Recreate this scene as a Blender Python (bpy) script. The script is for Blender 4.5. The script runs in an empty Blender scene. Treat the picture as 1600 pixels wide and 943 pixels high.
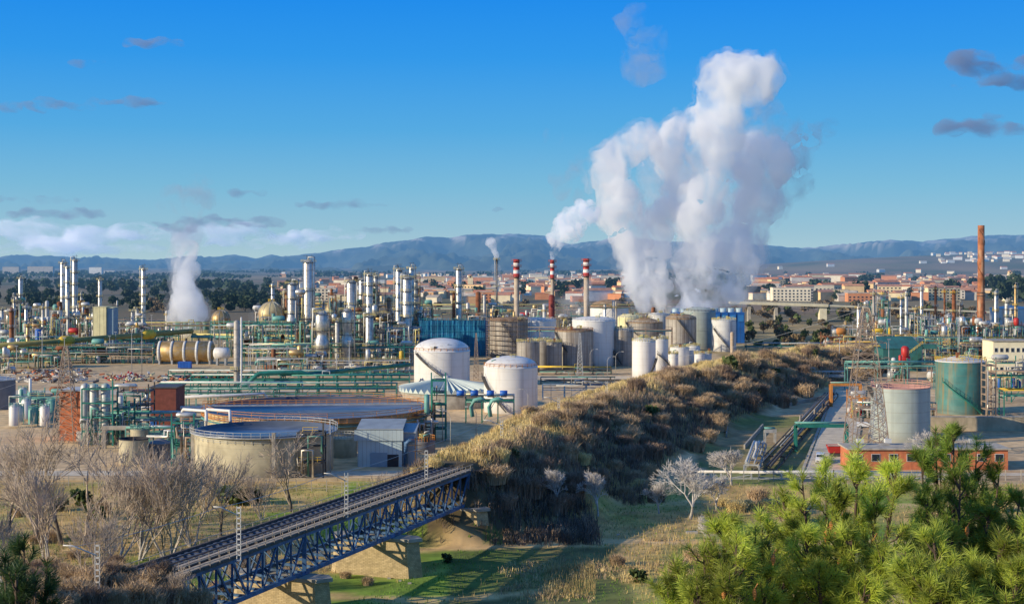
import bpy, bmesh, math, random
from mathutils import Vector, Matrix, noise
F=2222.0;H=44.0;HY=405.0;PI=math.pi
def X(px,D):return (px-800)*D/F
def Z(py,D):return H-(py-HY)*D/F
def DG(py,z=0.):return (H-z)*F/(py-HY)
sc=bpy.context.scene;col=sc.collection
R=random.Random(7)
def clamp(a,lo=0.,hi=1.):return max(lo,min(hi,a))
def sstep(a,b,x):
    t=clamp((x-a)/(b-a));return t*t*(3-2*t)
def nz(x,y,z=0.):return noise.noise(Vector((x,y,z)))
def fbm(x,y,z=0.,o=4):
    s=0;a=1.;f=1.
    for _ in range(o):
        s+=a*nz(x*f,y*f,z*f+7.3*_);a*=.5;f*=2.03
    return s
# ------------------------------------------------------------ camera, light, sky
AZ=math.radians(23);EL=math.radians(18)
sd=Vector((-math.cos(AZ)*math.cos(EL),-math.sin(AZ)*math.cos(EL),math.sin(EL)))
l=bpy.data.lights.new('sun','SUN');l.energy=5;l.angle=math.radians(.5);l.color=(1,.86,.62)
lo=bpy.data.objects.new('sun',l);col.objects.link(lo);lo.rotation_euler=sd.to_track_quat('Z','Y').to_euler()
cam=bpy.data.cameras.new('camera');co=bpy.data.objects.new('camera',cam);col.objects.link(co);sc.camera=co
cam.sensor_width=36;cam.lens=F/1600*36;cam.shift_y=-66.5/1600;cam.clip_end=60000;cam.clip_start=.5
co.location=(0,0,H);co.rotation_euler=(PI/2,0,0)
vs=sc.view_settings;vs.view_transform='Standard';vs.look='None';vs.exposure=0;vs.gamma=1
def lin(r,g,b):
    def f(c):
        c/=255.;return c/12.92 if c<=.04045 else ((c+.055)/1.055)**2.4
    return (f(r),f(g),f(b),1)
w=bpy.data.worlds.new("World");sc.world=w;w.use_nodes=True
nt=w.node_tree;bg=nt.nodes['Background'];sky=nt.nodes.new('ShaderNodeTexSky');sky.sky_type='NISHITA';sky.sun_disc=False
sky.sun_elevation=EL;sky.sun_rotation=math.radians(-115);sky.dust_density=.3;sky.ozone_density=3
tc=nt.nodes.new('ShaderNodeTexCoord');sx=nt.nodes.new('ShaderNodeSeparateXYZ');nt.links.new(tc.outputs['Generated'],sx.inputs[0])
rp=nt.nodes.new('ShaderNodeValToRGB');nt.links.new(sx.outputs[2],rp.inputs[0])
e=rp.color_ramp.elements;e[0].position=0;e[0].color=lin(172,204,216);e[1].position=1;e[1].color=lin(84,126,185)
for p,c in ((.02,lin(150,194,216)),(.05,lin(120,186,220)),(.09,lin(80,170,228)),(.14,lin(40,152,236)),(.185,lin(10,138,238)),(.4,lin(50,112,195))):
    q=e.new(p);q.color=c
mx=nt.nodes.new('ShaderNodeMix');mx.data_type='RGBA';mx.inputs[0].default_value=.94
vm=nt.nodes.new('ShaderNodeVectorMath');vm.operation='SCALE';vm.inputs[3].default_value=10.
nt.links.new(rp.outputs[0],vm.inputs[0]);nt.links.new(sky.outputs[0],mx.inputs[6]);nt.links.new(vm.outputs[0],mx.inputs[7])
nt.links.new(mx.outputs[2],bg.inputs[0]);bg.inputs[1].default_value=.1
sc.cycles.use_denoising=True;sc.cycles.volume_bounces=5;sc.cycles.volume_step_rate=1.2;sc.cycles.volume_max_steps=128
sc.cycles.max_bounces=6;sc.cycles.diffuse_bounces=2;sc.cycles.glossy_bounces=2;sc.cycles.transparent_max_bounces=12
# ------------------------------------------------------------ materials
HG=bpy.data.node_groups.new('haze','ShaderNodeTree')  # distance haze painted into every material as blue emission
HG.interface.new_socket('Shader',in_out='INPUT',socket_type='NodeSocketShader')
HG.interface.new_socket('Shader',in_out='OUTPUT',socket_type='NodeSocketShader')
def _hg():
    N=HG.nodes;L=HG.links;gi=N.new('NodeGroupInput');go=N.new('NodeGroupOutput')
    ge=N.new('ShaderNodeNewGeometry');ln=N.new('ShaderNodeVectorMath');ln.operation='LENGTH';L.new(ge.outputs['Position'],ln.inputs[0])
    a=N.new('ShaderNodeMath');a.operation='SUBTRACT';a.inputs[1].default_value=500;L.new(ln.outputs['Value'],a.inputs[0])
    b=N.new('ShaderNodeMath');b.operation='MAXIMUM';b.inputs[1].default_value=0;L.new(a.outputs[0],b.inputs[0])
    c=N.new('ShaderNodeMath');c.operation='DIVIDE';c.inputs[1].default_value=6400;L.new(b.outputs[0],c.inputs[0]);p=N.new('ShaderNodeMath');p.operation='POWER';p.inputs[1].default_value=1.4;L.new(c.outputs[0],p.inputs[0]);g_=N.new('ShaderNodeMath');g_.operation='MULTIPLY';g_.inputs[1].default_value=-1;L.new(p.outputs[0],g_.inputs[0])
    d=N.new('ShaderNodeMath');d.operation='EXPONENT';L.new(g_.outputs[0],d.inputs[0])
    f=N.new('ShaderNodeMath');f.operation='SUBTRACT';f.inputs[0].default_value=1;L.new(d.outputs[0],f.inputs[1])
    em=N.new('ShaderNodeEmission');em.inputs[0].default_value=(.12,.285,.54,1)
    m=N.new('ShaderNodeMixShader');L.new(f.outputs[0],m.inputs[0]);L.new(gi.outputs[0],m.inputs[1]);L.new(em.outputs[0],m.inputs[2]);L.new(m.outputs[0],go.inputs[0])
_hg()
M={}
def mat(name,c,rough=.75,metal=0.,var=.25,scale=.4,streak=None,samt=.5,attr=False,trans=0.,sscale=(.7,.7,.06),bump=0.,rnd=.12,detail=3):
    m=bpy.data.materials.new(name);m.use_nodes=True;m.cycles.emission_sampling='NONE'
    N=m.node_tree.nodes;L=m.node_tree.links;bs=N['Principled BSDF'];out=N['Material Output']
    bs.inputs['Roughness'].default_value=rough;bs.inputs['Metallic'].default_value=metal
    ge=N.new('ShaderNodeNewGeometry');no=N.new('ShaderNodeTexNoise');no.inputs['Scale'].default_value=scale;no.inputs['Detail'].default_value=detail
    L.new(ge.outputs['Position'],no.inputs['Vector'])
    mr=N.new('ShaderNodeMapRange');mr.inputs[1].default_value=.3;mr.inputs[2].default_value=.7;mr.inputs[3].default_value=1-var;mr.inputs[4].default_value=1+var
    L.new(no.outputs[0],mr.inputs[0]);v=mr.outputs[0]
    if rnd:
        oi=N.new('ShaderNodeObjectInfo');r2=N.new('ShaderNodeMapRange');r2.inputs[3].default_value=1-rnd;r2.inputs[4].default_value=1+rnd
        L.new(oi.outputs['Random'],r2.inputs[0]);mm=N.new('ShaderNodeMath');mm.operation='MULTIPLY';L.new(v,mm.inputs[0]);L.new(r2.outputs[0],mm.inputs[1]);v=mm.outputs[0]
    sca=N.new('ShaderNodeVectorMath');sca.operation='SCALE';L.new(v,sca.inputs[3])
    if attr:
        at=N.new('ShaderNodeVertexColor');at.layer_name='Col';L.new(at.outputs[0],sca.inputs[0])
    else: sca.inputs[0].default_value=c[:3]
    o=sca.outputs[0]
    if streak:
        mp=N.new('ShaderNodeVectorMath');mp.operation='MULTIPLY';mp.inputs[1].default_value=sscale;L.new(ge.outputs['Position'],mp.inputs[0])
        n2=N.new('ShaderNodeTexNoise');n2.inputs['Scale'].default_value=1.;n2.inputs['Detail'].default_value=4;L.new(mp.outputs[0],n2.inputs['Vector'])
        r3=N.new('ShaderNodeMapRange');r3.inputs[1].default_value=.5;r3.inputs[2].default_value=.68;r3.inputs[4].default_value=samt;L.new(n2.outputs[0],r3.inputs[0])
        mi=N.new('ShaderNodeMix');mi.data_type='RGBA';L.new(r3.outputs[0],mi.inputs[0]);L.new(o,mi.inputs[6]);mi.inputs[7].default_value=(*streak[:3],1);o=mi.outputs[2]
    L.new(o,bs.inputs['Base Color'])
    if bump:
        bu=N.new('ShaderNodeBump');bu.inputs['Strength'].default_value=.6;bu.inputs['Distance'].default_value=bump;L.new(no.outputs[0],bu.inputs['Height']);L.new(bu.outputs[0],bs.inputs['Normal'])
    sh=bs.outputs[0]
    if trans:
        tr=N.new('ShaderNodeBsdfTranslucent');L.new(o,tr.inputs[0]);ms=N.new('ShaderNodeMixShader');ms.inputs[0].default_value=trans;L.new(sh,ms.inputs[1]);L.new(tr.outputs[0],ms.inputs[2]);sh=ms.outputs[0]
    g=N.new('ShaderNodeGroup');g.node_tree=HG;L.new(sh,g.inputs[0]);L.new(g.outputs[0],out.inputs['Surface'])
    M[name]=m;return m
rust=(.22,.075,.03)
mat('white',(.78,.76,.72),.5,var=.05,scale=.2,streak=(.5,.42,.33),samt=.35,rnd=.03)
mat('pale',(.6,.6,.58),.6,var=.1,streak=(.35,.27,.2),samt=.4)
mat('cream',(.85,.76,.42),.7,var=.12,streak=(.3,.25,.16),samt=.4)
mat('greyclad',(.36,.33,.29),.55,metal=.15,var=.15,streak=(.17,.12,.09),samt=.6)
mat('tankgrey',(.36,.41,.38),.55,var=.08,streak=(.3,.3,.26),samt=.3)
mat('teal_tank',(.07,.24,.23),.5,var=.2,streak=(.27,.19,.07),samt=.75,sscale=(.9,.9,.05))
mat('basin',(.52,.46,.31),.85,var=.18,scale=.5,streak=(.2,.15,.1),samt=.6,sscale=(.5,.5,.12))
mat('concrete',(.42,.38,.31),.9,var=.2,scale=.7,streak=(.22,.18,.14),samt=.5,bump=.03)
mat('steel',(.66,.63,.57),.36,metal=.6,var=.25,scale=.8,streak=(.3,.22,.13),samt=.5)
mat('galv',(.5,.5,.48),.5,metal=.3,var=.2,scale=1)
mat('darksteel',(.09,.085,.08),.6,metal=.2,var=.3,scale=1)
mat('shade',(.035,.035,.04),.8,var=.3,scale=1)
mat('teal',(.02,.2,.155),.55,var=.25,scale=.6)
mat('tealpale',(.14,.36,.31),.55,var=.25,scale=.6)
mat('yellow',(.7,.46,.04),.6,var=.2,scale=.7)
mat('yellowpale',(.62,.52,.2),.6,var=.2,scale=.7)
mat('orange',(.55,.22,.05),.7,var=.25,scale=.7)
mat('rust',rust,.85,var=.4,scale=.5,streak=(.4,.2,.1),samt=.6)
mat('rustroof',(.3,.19,.1),.8,var=.3,scale=.35,streak=(.45,.36,.25),samt=.5,sscale=(.4,.4,.4))
mat('rustchimney',(.36,.13,.055),.85,var=.35,scale=.5,streak=(.55,.36,.22),samt=.8,sscale=(.5,.5,.1))
mat('gold',(.5,.33,.13),.45,metal=.5,var=.3,scale=.3,streak=(.5,.45,.38),samt=.5,sscale=(.5,.5,.5))
mat('red',(.5,.03,.025),.5,var=.15)
mat('whitered',(.75,.7,.66),.6,var=.1)
mat('brick',(.62,.2,.09),.9,var=.15,scale=1.5,streak=(.2,.06,.03),samt=.4)
mat('brickdark',(.2,.06,.045),.9,var=.2,scale=1)
mat('blue',(.02,.13,.5),.5,var=.15)
mat('bluenet',(.01,.17,.33),.8,var=.35,scale=.25,streak=(.01,.07,.17),samt=.7,sscale=(.35,.35,.03))
mat('bluetower',(.01,.12,.42),.6,var=.15,scale=.3)
mat('greentower',(.01,.17,.13),.6,var=.15,scale=.3)
mat('greenwall',(.03,.14,.13),.7,var=.2,scale=.3)
mat('bluegrey',(.5,.62,.64),.5,var=.08,scale=.3,streak=(.25,.33,.37),samt=.3)
mat('roofgrey',(.3,.34,.36),.6,var=.15,scale=.4)
mat('glass',(.02,.03,.045),.15,var=.1)
mat('girder',(.05,.13,.27),.55,var=.3,scale=1.2,streak=(.05,.045,.04),samt=.6,sscale=(.6,.6,.3))
mat('timber',(.12,.095,.08),.9,var=.35,scale=2)
mat('ballast',(.13,.11,.1),.95,var=.35,scale=3,bump=.05)
mat('sleeper',(.1,.12,.16),.9,var=.3,scale=2)
mat('walk',(.45,.37,.28),.9,var=.25,scale=1.5)
mat('rail',(.25,.2,.17),.4,metal=.7,var=.2)
mat('lattice',(.36,.27,.2),.7,metal=.2,var=.25,scale=1)
mat('asphalt',(.66,.55,.4),.95,var=.18,scale=.35,streak=(.3,.26,.2),samt=.5,sscale=(.3,.3,.3),rnd=0)
mat('paint',(.6,.57,.5),.8,var=.2,scale=1)
mat('bark',(.13,.11,.095),.95,var=.35,scale=3)
mat('barkpale',(.45,.41,.36),.95,var=.3,scale=3)
mat('twig',(.46,.37,.29),.95,var=.3,scale=.6)
mat('twigpale',(.62,.57,.52),.95,var=.25,scale=.6)
mat('twigbrown',(.56,.4,.24),.95,var=.35,scale=.3)
mat('twigpurple',(.33,.23,.16),.95,var=.35,scale=.3)
mat('twigshade',(.13,.105,.085),.95,var=.35,scale=.3)  # twig colour darkened to stand for shade on the embankment
mat('strawbush',(.8,.62,.28),.95,var=.3,scale=.3)
mat('straw',(.62,.47,.2),.95,var=.35,scale=.15,trans=.3)
mat('grassgreen',(.16,.3,.04),.95,var=.35,scale=.15,trans=.3)
mat('leafdark',(.035,.06,.025),.8,var=.5,scale=.12,trans=.2)
mat('leafolive',(.1,.13,.04),.85,var=.45,scale=.12,trans=.2)
mat('leafbrown',(.22,.16,.09),.9,var=.4,scale=.12,trans=.1)
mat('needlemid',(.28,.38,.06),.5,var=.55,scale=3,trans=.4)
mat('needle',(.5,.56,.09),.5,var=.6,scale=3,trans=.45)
mat('needleshade',(.06,.11,.03),.5,var=.4,scale=2.5,trans=.3)  # shaded needle copy, the left pine's shade is in the colour
mat('pinebark',(.1,.065,.045),.9,var=.35,scale=8)
mat('cone',(.42,.17,.04),.7,var=.3,scale=30,bump=.01)
mat('ground',(1,1,1),1,var=.28,scale=.35,attr=True,rnd=0,detail=6,bump=.25)
mat('far',(1,1,1),1,var=.25,scale=.012,attr=True,rnd=0,detail=6)
mat('water',(.05,.07,.09),.2,var=.3,scale=.3)
mat('mud',(.1,.12,.16),.3,var=.3,scale=.2)
mat('carwhite',(.75,.76,.78),.25,var=.03)
mat('tyre',(.02,.02,.02),.9)
for i,c in enumerate([(.85,.7,.42),(.88,.76,.55),(.9,.85,.75),(.75,.42,.2),(.65,.27,.12),(.85,.6,.3),(.55,.5,.44)]): mat('wall%d'%i,c,.9,var=.12,scale=.2)
for i,c in enumerate([(.6,.22,.1),(.68,.32,.16),(.48,.24,.15),(.6,.5,.38)]): mat('tile%d'%i,c,.9,var=.25,scale=.3)
def volmat(name,dens,scale,colr=(.98,.98,.98),lo=.36,hi=.6,an=.15,em=0.,rough=.6,det=7,zs=1.):
    m=bpy.data.materials.new(name);m.use_nodes=True;n=m.node_tree;n.nodes.clear();m.cycles.emission_sampling='NONE'
    out=n.nodes.new('ShaderNodeOutputMaterial');pv=n.nodes.new('ShaderNodeVolumePrincipled');n.links.new(pv.outputs[0],out.inputs['Volume'])
    pv.inputs['Color'].default_value=(*colr,1);pv.inputs['Anisotropy'].default_value=an
    g=n.nodes.new('ShaderNodeNewGeometry');no=n.nodes.new('ShaderNodeTexNoise');no.inputs['Scale'].default_value=scale;no.inputs['Detail'].default_value=det;no.inputs['Roughness'].default_value=rough;no.inputs['Distortion'].default_value=.7
    vv=n.nodes.new('ShaderNodeVectorMath');vv.operation='MULTIPLY';vv.inputs[1].default_value=(1,1,zs);n.links.new(g.outputs['Position'],vv.inputs[0]);n.links.new(vv.outputs[0],no.inputs['Vector']);mr=n.nodes.new('ShaderNodeMapRange');mr.inputs[1].default_value=lo;mr.inputs[2].default_value=hi;mr.inputs[3].default_value=0;mr.inputs[4].default_value=dens
    n.links.new(no.outputs[0],mr.inputs[0]);n.links.new(mr.outputs[0],pv.inputs['Density'])
    if em:
        mm=n.nodes.new('ShaderNodeMath');mm.operation='MULTIPLY';mm.inputs[1].default_value=em;n.links.new(mr.outputs[0],mm.inputs[0]);n.links.new(mm.outputs[0],pv.inputs['Emission Strength']);pv.inputs['Emission Color'].default_value=(.5,.62,.85,1)  # faint bluish glow added to the vapour in place of multiple scattering
    M[name]=m
volmat('steam',.26,.075,(1,1,1),lo=.43,hi=.62,em=.05,zs=.6)
volmat('steamedge',.07,.08,(.85,.87,.93),lo=.51,hi=.64,em=.05,zs=.6)
volmat('steamthin',.045,.05,(.9,.92,.96),lo=.45,hi=.64,em=.05)
volmat('steamwisp',.05,.06,(.6,.64,.75),lo=.47,hi=.66,em=.05)
volmat('steamdense',.32,.15,(1,1,1),lo=.4,hi=.58,em=.12)
volmat('cloudwhite',.0055,.0022,(1,1,1),lo=.44,hi=.64,em=.12,zs=2.)
volmat('cloudgrey',.0065,.003,(.4,.46,.58),lo=.43,hi=.62,em=.03,zs=2.)
# ------------------------------------------------------------ mesh builder
class MB:
    def __init__(s):s.v=[];s.f=[];s.s=[]
    def face(s,idx,sm=False):s.f.append(idx);s.s.append(sm)
    def quad(s,a,b,c,d):
        k=len(s.v);s.v+=[tuple(a),tuple(b),tuple(c),tuple(d)];s.face((k,k+1,k+2,k+3))
    def tri(s,a,b,c):
        k=len(s.v);s.v+=[tuple(a),tuple(b),tuple(c)];s.face((k,k+1,k+2))
    def box(s,cx,cy,z0,wx,wy,h,rz=0.):
        k=len(s.v);c,n=math.cos(rz),math.sin(rz)
        for dz in (0,h):
            for ax,ay in ((-1,-1),(1,-1),(1,1),(-1,1)):
                x,y=ax*wx/2,ay*wy/2;s.v.append((cx+x*c-y*n,cy+x*n+y*c,z0+dz))
        for q in ((3,2,1,0),(4,5,6,7),(0,1,5,4),(1,2,6,5),(2,3,7,6),(3,0,4,7)): s.face(tuple(k+i for i in q))
        return s
    def bar(s,a,b,w,h=None):
        a=Vector(a);b=Vector(b);d=b-a
        if d.length<1e-6:return s
        d.normalize();up=Vector((0,0,1)) if abs(d.z)<.95 else Vector((0,1,0))
        u=d.cross(up).normalized();v=u.cross(d);h=h or w;k=len(s.v)
        for p in (a,b):
            for i,j in ((-1,-1),(1,-1),(1,1),(-1,1)): s.v.append(tuple(p+u*(i*w/2)+v*(j*h/2)))
        for q in ((3,2,1,0),(4,5,6,7),(0,1,5,4),(1,2,6,5),(2,3,7,6),(3,0,4,7)): s.face(tuple(k+i for i in q))
        return s
    def tube(s,pts,r,n=7,caps=True):
        pts=[Vector(p) for p in pts];rs=r if isinstance(r,(list,tuple)) else [r]*len(pts);k0=len(s.v)
        for i,p in enumerate(pts):
            d=((pts[i]-pts[i-1]).normalized() if i else Vector())+((pts[i+1]-pts[i]).normalized() if i<len(pts)-1 else Vector())
            if d.length<1e-5:d=Vector((0,0,1))
            d.normalize();up=Vector((0,0,1)) if abs(d.z)<.9 else Vector((0,1,0));u=d.cross(up).normalized();v=u.cross(d)
            for j in range(n):
                a=2*PI*j/n;s.v.append(tuple(p+(u*math.cos(a)+v*math.sin(a))*rs[i]))
        for i in range(len(pts)-1):
            for j in range(n):
                a=k0+i*n+j;b=k0+i*n+(j+1)%n;s.face((a,b,b+n,a+n),n>4)
        if caps:
            s.face(tuple(k0+j for j in range(n))[::-1]);e=k0+(len(pts)-1)*n;s.face(tuple(e+j for j in range(n)))
        return s
    def lathe(s,prof,cx=0.,cy=0.,n=32,sm=True,wob=0.,cap=True):
        k0=len(s.v)
        for (r,z) in prof:
            for j in range(n):
                a=2*PI*j/n;rr=r*(1-(wob if j%2 else 0));s.v.append((cx+rr*math.cos(a),cy+rr*math.sin(a),z))
        for i in range(len(prof)-1):
            for j in range(n):
                a=k0+i*n+j;b=k0+i*n+(j+1)%n;s.face((a,b,b+n,a+n),sm)
        if cap and prof[-1][0]>.06 and not(len(prof)==4 and prof[0][0]==prof[3][0]):s.face(tuple(k0+(len(prof)-1)*n+j for j in range(n)))
        return s
    def railing(s,cx,cy,z,r,n=20,h=1.1,t=.1,a0=0.,a1=2*PI):
        P=[(cx+r*math.cos(a0+(a1-a0)*j/n),cy+r*math.sin(a0+(a1-a0)*j/n)) for j in range(n+1)]
        for j in range(n):
            for hh in (h,h*.5):s.bar((*P[j],z+hh),(*P[j+1],z+hh),t)
            s.bar((*P[j],z),(*P[j],z+h),t)
        return s
    def build(s,name,m,parent=None,loc=None):
        me=bpy.data.meshes.new(name);off=Vector(parent_loc(parent)) if parent is not None else Vector(loc or (0,0,0))
        me.from_pydata([(x-off.x,y-off.y,z-off.z) for x,y,z in s.v] if off.length else s.v,[],s.f)
        me.polygons.foreach_set('use_smooth',s.s)
        for mm in ([m] if isinstance(m,str) else m): me.materials.append(M[mm])
        o=bpy.data.objects.new(name,me);col.objects.link(o)
        if parent is not None:o.parent=parent
        else:o.location=off
        return o
def parent_loc(p):
    v=Vector((0,0,0))
    while p is not None: v+=p.location;p=p.parent
    return v
def tag(o,label=None,cat=None,group=None,kind=None):
    for k,v in (('label',label),('category',cat),('group',group),('kind',kind)):
        if v:o[k]=v
    return o
def thing(name,label,cat,loc=(0,0,0),group=None):
    o=bpy.data.objects.new(name,None);col.objects.link(o);o.location=loc;o.empty_display_size=.1;return tag(o,label,cat,group,'thing')
KIDS={}
def dup(root,loc,rz=0.,s=1.,label=None,kids=None,sz=None):
    r=root.copy();col.objects.link(r);r.location=loc;r.rotation_euler=(0,0,rz);r.scale=(s,s,sz or s)
    if label:r['label']=label
    for ch in kids or []:
        c=ch.copy();col.objects.link(c);c.parent=r
    return r
# ------------------------------------------------------------ terrain
RIDGE=[(-9.5,236,10),(-2,258,10),(8,308,10),(35,387,10),(70,465,9.5),(109,540,8.5),(150,610,5),(180,660,1)]
NEAR=[(-40.5,146,10),(-52,118,13),(-66,80,20)]
def dpoly(x,y,P):
    best=(1e9,0,0)
    for i in range(len(P)-1):
        x0,y0,z0=P[i];x1,y1,z1=P[i+1];dx,dy=x1-x0,y1-y0;L=dx*dx+dy*dy
        t=clamp(((x-x0)*dx+(y-y0)*dy)/L);qx,qy=x0+dx*t,y0+dy*t;d=math.hypot(x-qx,y-qy)
        if d<best[0]:best=(d,math.copysign(1,(x-qx)*dy-(y-qy)*dx),z0+(z1-z0)*t)
    return best
def terr(x,y):
    if y>900:
        z=0.
        if y>2500:
            z+=62*math.exp(-((x-1650)/900)**2-((y-4700)/1000)**2)
        return z
    edge=286-6*sstep(-30,30,x)+3*nz(x*.03,3)
    z=-1.2*sstep(edge,edge-14,y)
    if y<edge-8: z+=.45*fbm(x*.05,y*.05)
    toe=150+(25 if x<-45 else 25*sstep(-20,-45,x))
    if y<toe:
        z+=41.5*(1-max(y,0)/toe)**1.12+.5*fbm(x*.08,y*.08)
    if y>200 or y<170:
        d,s,h=dpoly(x,y,RIDGE if y>200 else NEAR)
        if d<45:
            sl=(.44+.3*sstep(300,262,y)) if s>0 else .62
            if y>200: sl=sl+(1.5-sl)*sstep(246,228,y)
            e=h+.5-max(0,d-4.5)*sl+(.9*fbm(x*.12,y*.12) if d>4 else 0)
            z=max(z,e) if y>200 else max(z,min(e,z+12))
    return z
TERR={}
def hit(px,py):
    # first point of the terrain on the ray through a photo pixel
    y=60.
    while y<6000:
        if Z(py,y)<=terr(X(px,y),y):return X(px,y),y,terr(X(px,y),y)
        y*=1.01
    return X(px,y),y,0.
def ground_color(x,y,z):
    n1=fbm(x*.04,y*.04,1);n2=fbm(x*.2,y*.2,5);n3=nz(x*.012,y*.012,9)
    if y>2400 and False:pass
    if y>640 or (y>560 and x<60):
        k=fbm(x*.006,y*.0025,2)
        if 95<x<240 and y<960: return [c*(1+fbm(x*.05,y*.03)*.5) for c in (.42,.32,.15)]
        a=(.27,.19,.12);b=(.11,.12,.05);c=(.4,.3,.17)
        t=clamp(.5+k*1.1);u=clamp(nz(x*.004,y*.0013,4)*3)
        r=[a[i]*(1-t)+b[i]*t for i in range(3)];r=[r[i]*(1-u*.6)+c[i]*u*.6 for i in range(3)]
        if y<2600 and x<-150: r=[r[i]*.5+(.1,.1,.05)[i]*.5 for i in range(3)]
        if y<960: 
            p=clamp((900-y)/110)*(1 if x<130 else clamp((760-y)/60));r=[r[i]*(1-p)+(.55,.43,.27)[i]*p for i in range(3)]
        return r
    d,s,h=dpoly(x,y,RIDGE) if y>200 else dpoly(x,y,NEAR)
    edge=286-6*sstep(-30,30,x)+3*nz(x*.03,3)
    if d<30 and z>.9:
        if y<252: return [c*(1+n2*.4) for c in ((.11,.09,.055) if x>-14 else (.3,.24,.12))]  # shade of the embankment nose painted into the ground, right part darkest
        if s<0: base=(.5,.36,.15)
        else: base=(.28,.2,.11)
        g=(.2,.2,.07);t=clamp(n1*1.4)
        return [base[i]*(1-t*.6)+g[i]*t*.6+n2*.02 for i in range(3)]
    if y>edge-1:
        if x>40 and y<400 and x<62+ (y-300)*.28 : # grassy strip by the pipes
            t=clamp(.5+n1*1.5+n2*.4);return [(.4,.3,.17)[i]*(1-t)+(.2,.23,.07)[i]*t for i in range(3)]
        if 95<x<240 and 600<y: return [c*(1+n2*.3) for c in (.45,.34,.17)]
        base=(.74,.56,.35);t=clamp(.3+n1+(.35 if x>70 else 0))
        return [base[i]*(1-t*.55)+(.33,.24,.16)[i]*t*.55+n2*.07 for i in range(3)]
    # valley
    dry=(.56,.41,.18);grn=(.19,.33,.04);drk=(.12,.14,.05);dirt=(.72,.52,.28)
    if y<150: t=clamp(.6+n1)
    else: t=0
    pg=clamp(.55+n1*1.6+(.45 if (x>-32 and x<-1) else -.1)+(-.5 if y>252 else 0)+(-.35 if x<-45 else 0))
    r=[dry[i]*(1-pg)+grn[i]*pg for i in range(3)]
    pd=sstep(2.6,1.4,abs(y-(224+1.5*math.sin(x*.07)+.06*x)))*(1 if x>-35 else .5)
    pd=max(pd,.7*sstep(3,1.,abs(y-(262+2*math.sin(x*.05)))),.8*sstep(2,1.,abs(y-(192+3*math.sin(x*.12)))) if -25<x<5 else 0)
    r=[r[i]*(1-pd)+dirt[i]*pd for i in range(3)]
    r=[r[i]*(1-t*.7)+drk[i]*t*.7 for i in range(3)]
    if -9<x<16 and 180<y<224: r=[a*(1-.75*(1-pd))+b*.75*(1-pd) for a,b in zip(r,(.09,.12,.035))]  # bridge shadow deepened by painting the ground dark green
    return [c*(1+n2*.3) for c in r]
def grid_mesh(name,rows,m,kind,colf):
    v=[];c=[];nc=len(rows[0])
    for r in rows:
        for p in r:v.append(p);c.append([a*b for a,b in zip(colf(*p),(1.03,.95,.8) if m=='ground' else (1,1,1))])
    f=[(i*nc+j,i*nc+j+1,(i+1)*nc+j+1,(i+1)*nc+j) for i in range(len(rows)-1) for j in range(nc-1)]
    me=bpy.data.meshes.new(name);me.from_pydata(v,[],f);me.polygons.foreach_set('use_smooth',[True]*len(f));me.materials.append(M[m])
    ca=me.color_attributes.new('Col','FLOAT_COLOR','POINT');ca.data.foreach_set('color',[q for x in c for q in (clamp(x[0]),clamp(x[1]),clamp(x[2]),1)])
    o=bpy.data.objects.new(name,me);col.objects.link(o);o['kind']=kind;return o
ys=[-40+i*8 for i in range(18)];ys=[y for y in ys if y<104]+[104+i*2. for i in range(148)]
y=400.
while y<30000:
    ys.append(y);y+=3 if y<660 else max(6,y*.012)
NC=300
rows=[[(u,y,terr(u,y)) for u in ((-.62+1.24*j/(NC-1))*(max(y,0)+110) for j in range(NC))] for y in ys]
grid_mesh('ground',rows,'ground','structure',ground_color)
PROF=[(-400,410),(-100,400),(0,400),(30,396),(60,398),(120,399),(150,396),(185,402),(230,405),(255,402),(300,397),(340,400),(365,397),(400,403),(425,396),(440,399),(475,396),(500,394),(540,388),(600,378),(640,374),(665,369),(700,371),(740,366),(800,364),(830,362),(850,364),(880,376),(900,379),(940,375),(960,370),(1020,372),(1100,376),(1185,382),(1250,386),(1300,382),(1350,376),(1395,374),(1440,377),(1480,372),(1520,368),(1600,366),(1750,372),(2100,392)]
def prof(px):
    for i in range(len(PROF)-1):
        if PROF[i][0]<=px<=PROF[i+1][0]:
            a,b=PROF[i],PROF[i+1];t=(px-a[0])/(b[0]-a[0]);return a[1]+(b[1]-a[1])*t
    return 405
MR=[]
DM=9000.
for i in range(46):
    t=i/45;y=4900+5200*t;r=[]
    for j in range(520):
        px=-300+2200*j/519;top=Z(prof(px),DM);x=X(px,y)
        s=sstep(0,.79,t)**.8 if t<.79 else 1-.7*(t-.79)/.21
        ridged=1-abs(fbm(x*.0017,y*.0008,3,6))*1.2
        z=max(-2,top*s*(1-.42*(1-s)*0)-(1-ridged)*300*s*(1.04-s)*2.6 -2+ (4*fbm(x*.006,y*.002,8) if t>.6 else 0))
        r.append((x,y,z))
    MR.append(r)
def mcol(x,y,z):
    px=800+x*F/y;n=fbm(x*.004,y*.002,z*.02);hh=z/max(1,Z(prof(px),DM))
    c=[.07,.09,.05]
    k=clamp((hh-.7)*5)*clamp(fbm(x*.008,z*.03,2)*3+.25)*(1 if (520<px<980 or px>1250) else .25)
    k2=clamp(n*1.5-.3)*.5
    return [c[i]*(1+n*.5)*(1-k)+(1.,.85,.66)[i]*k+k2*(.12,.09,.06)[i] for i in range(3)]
grid_mesh('mountains',MR,'far','structure',mcol)
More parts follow.
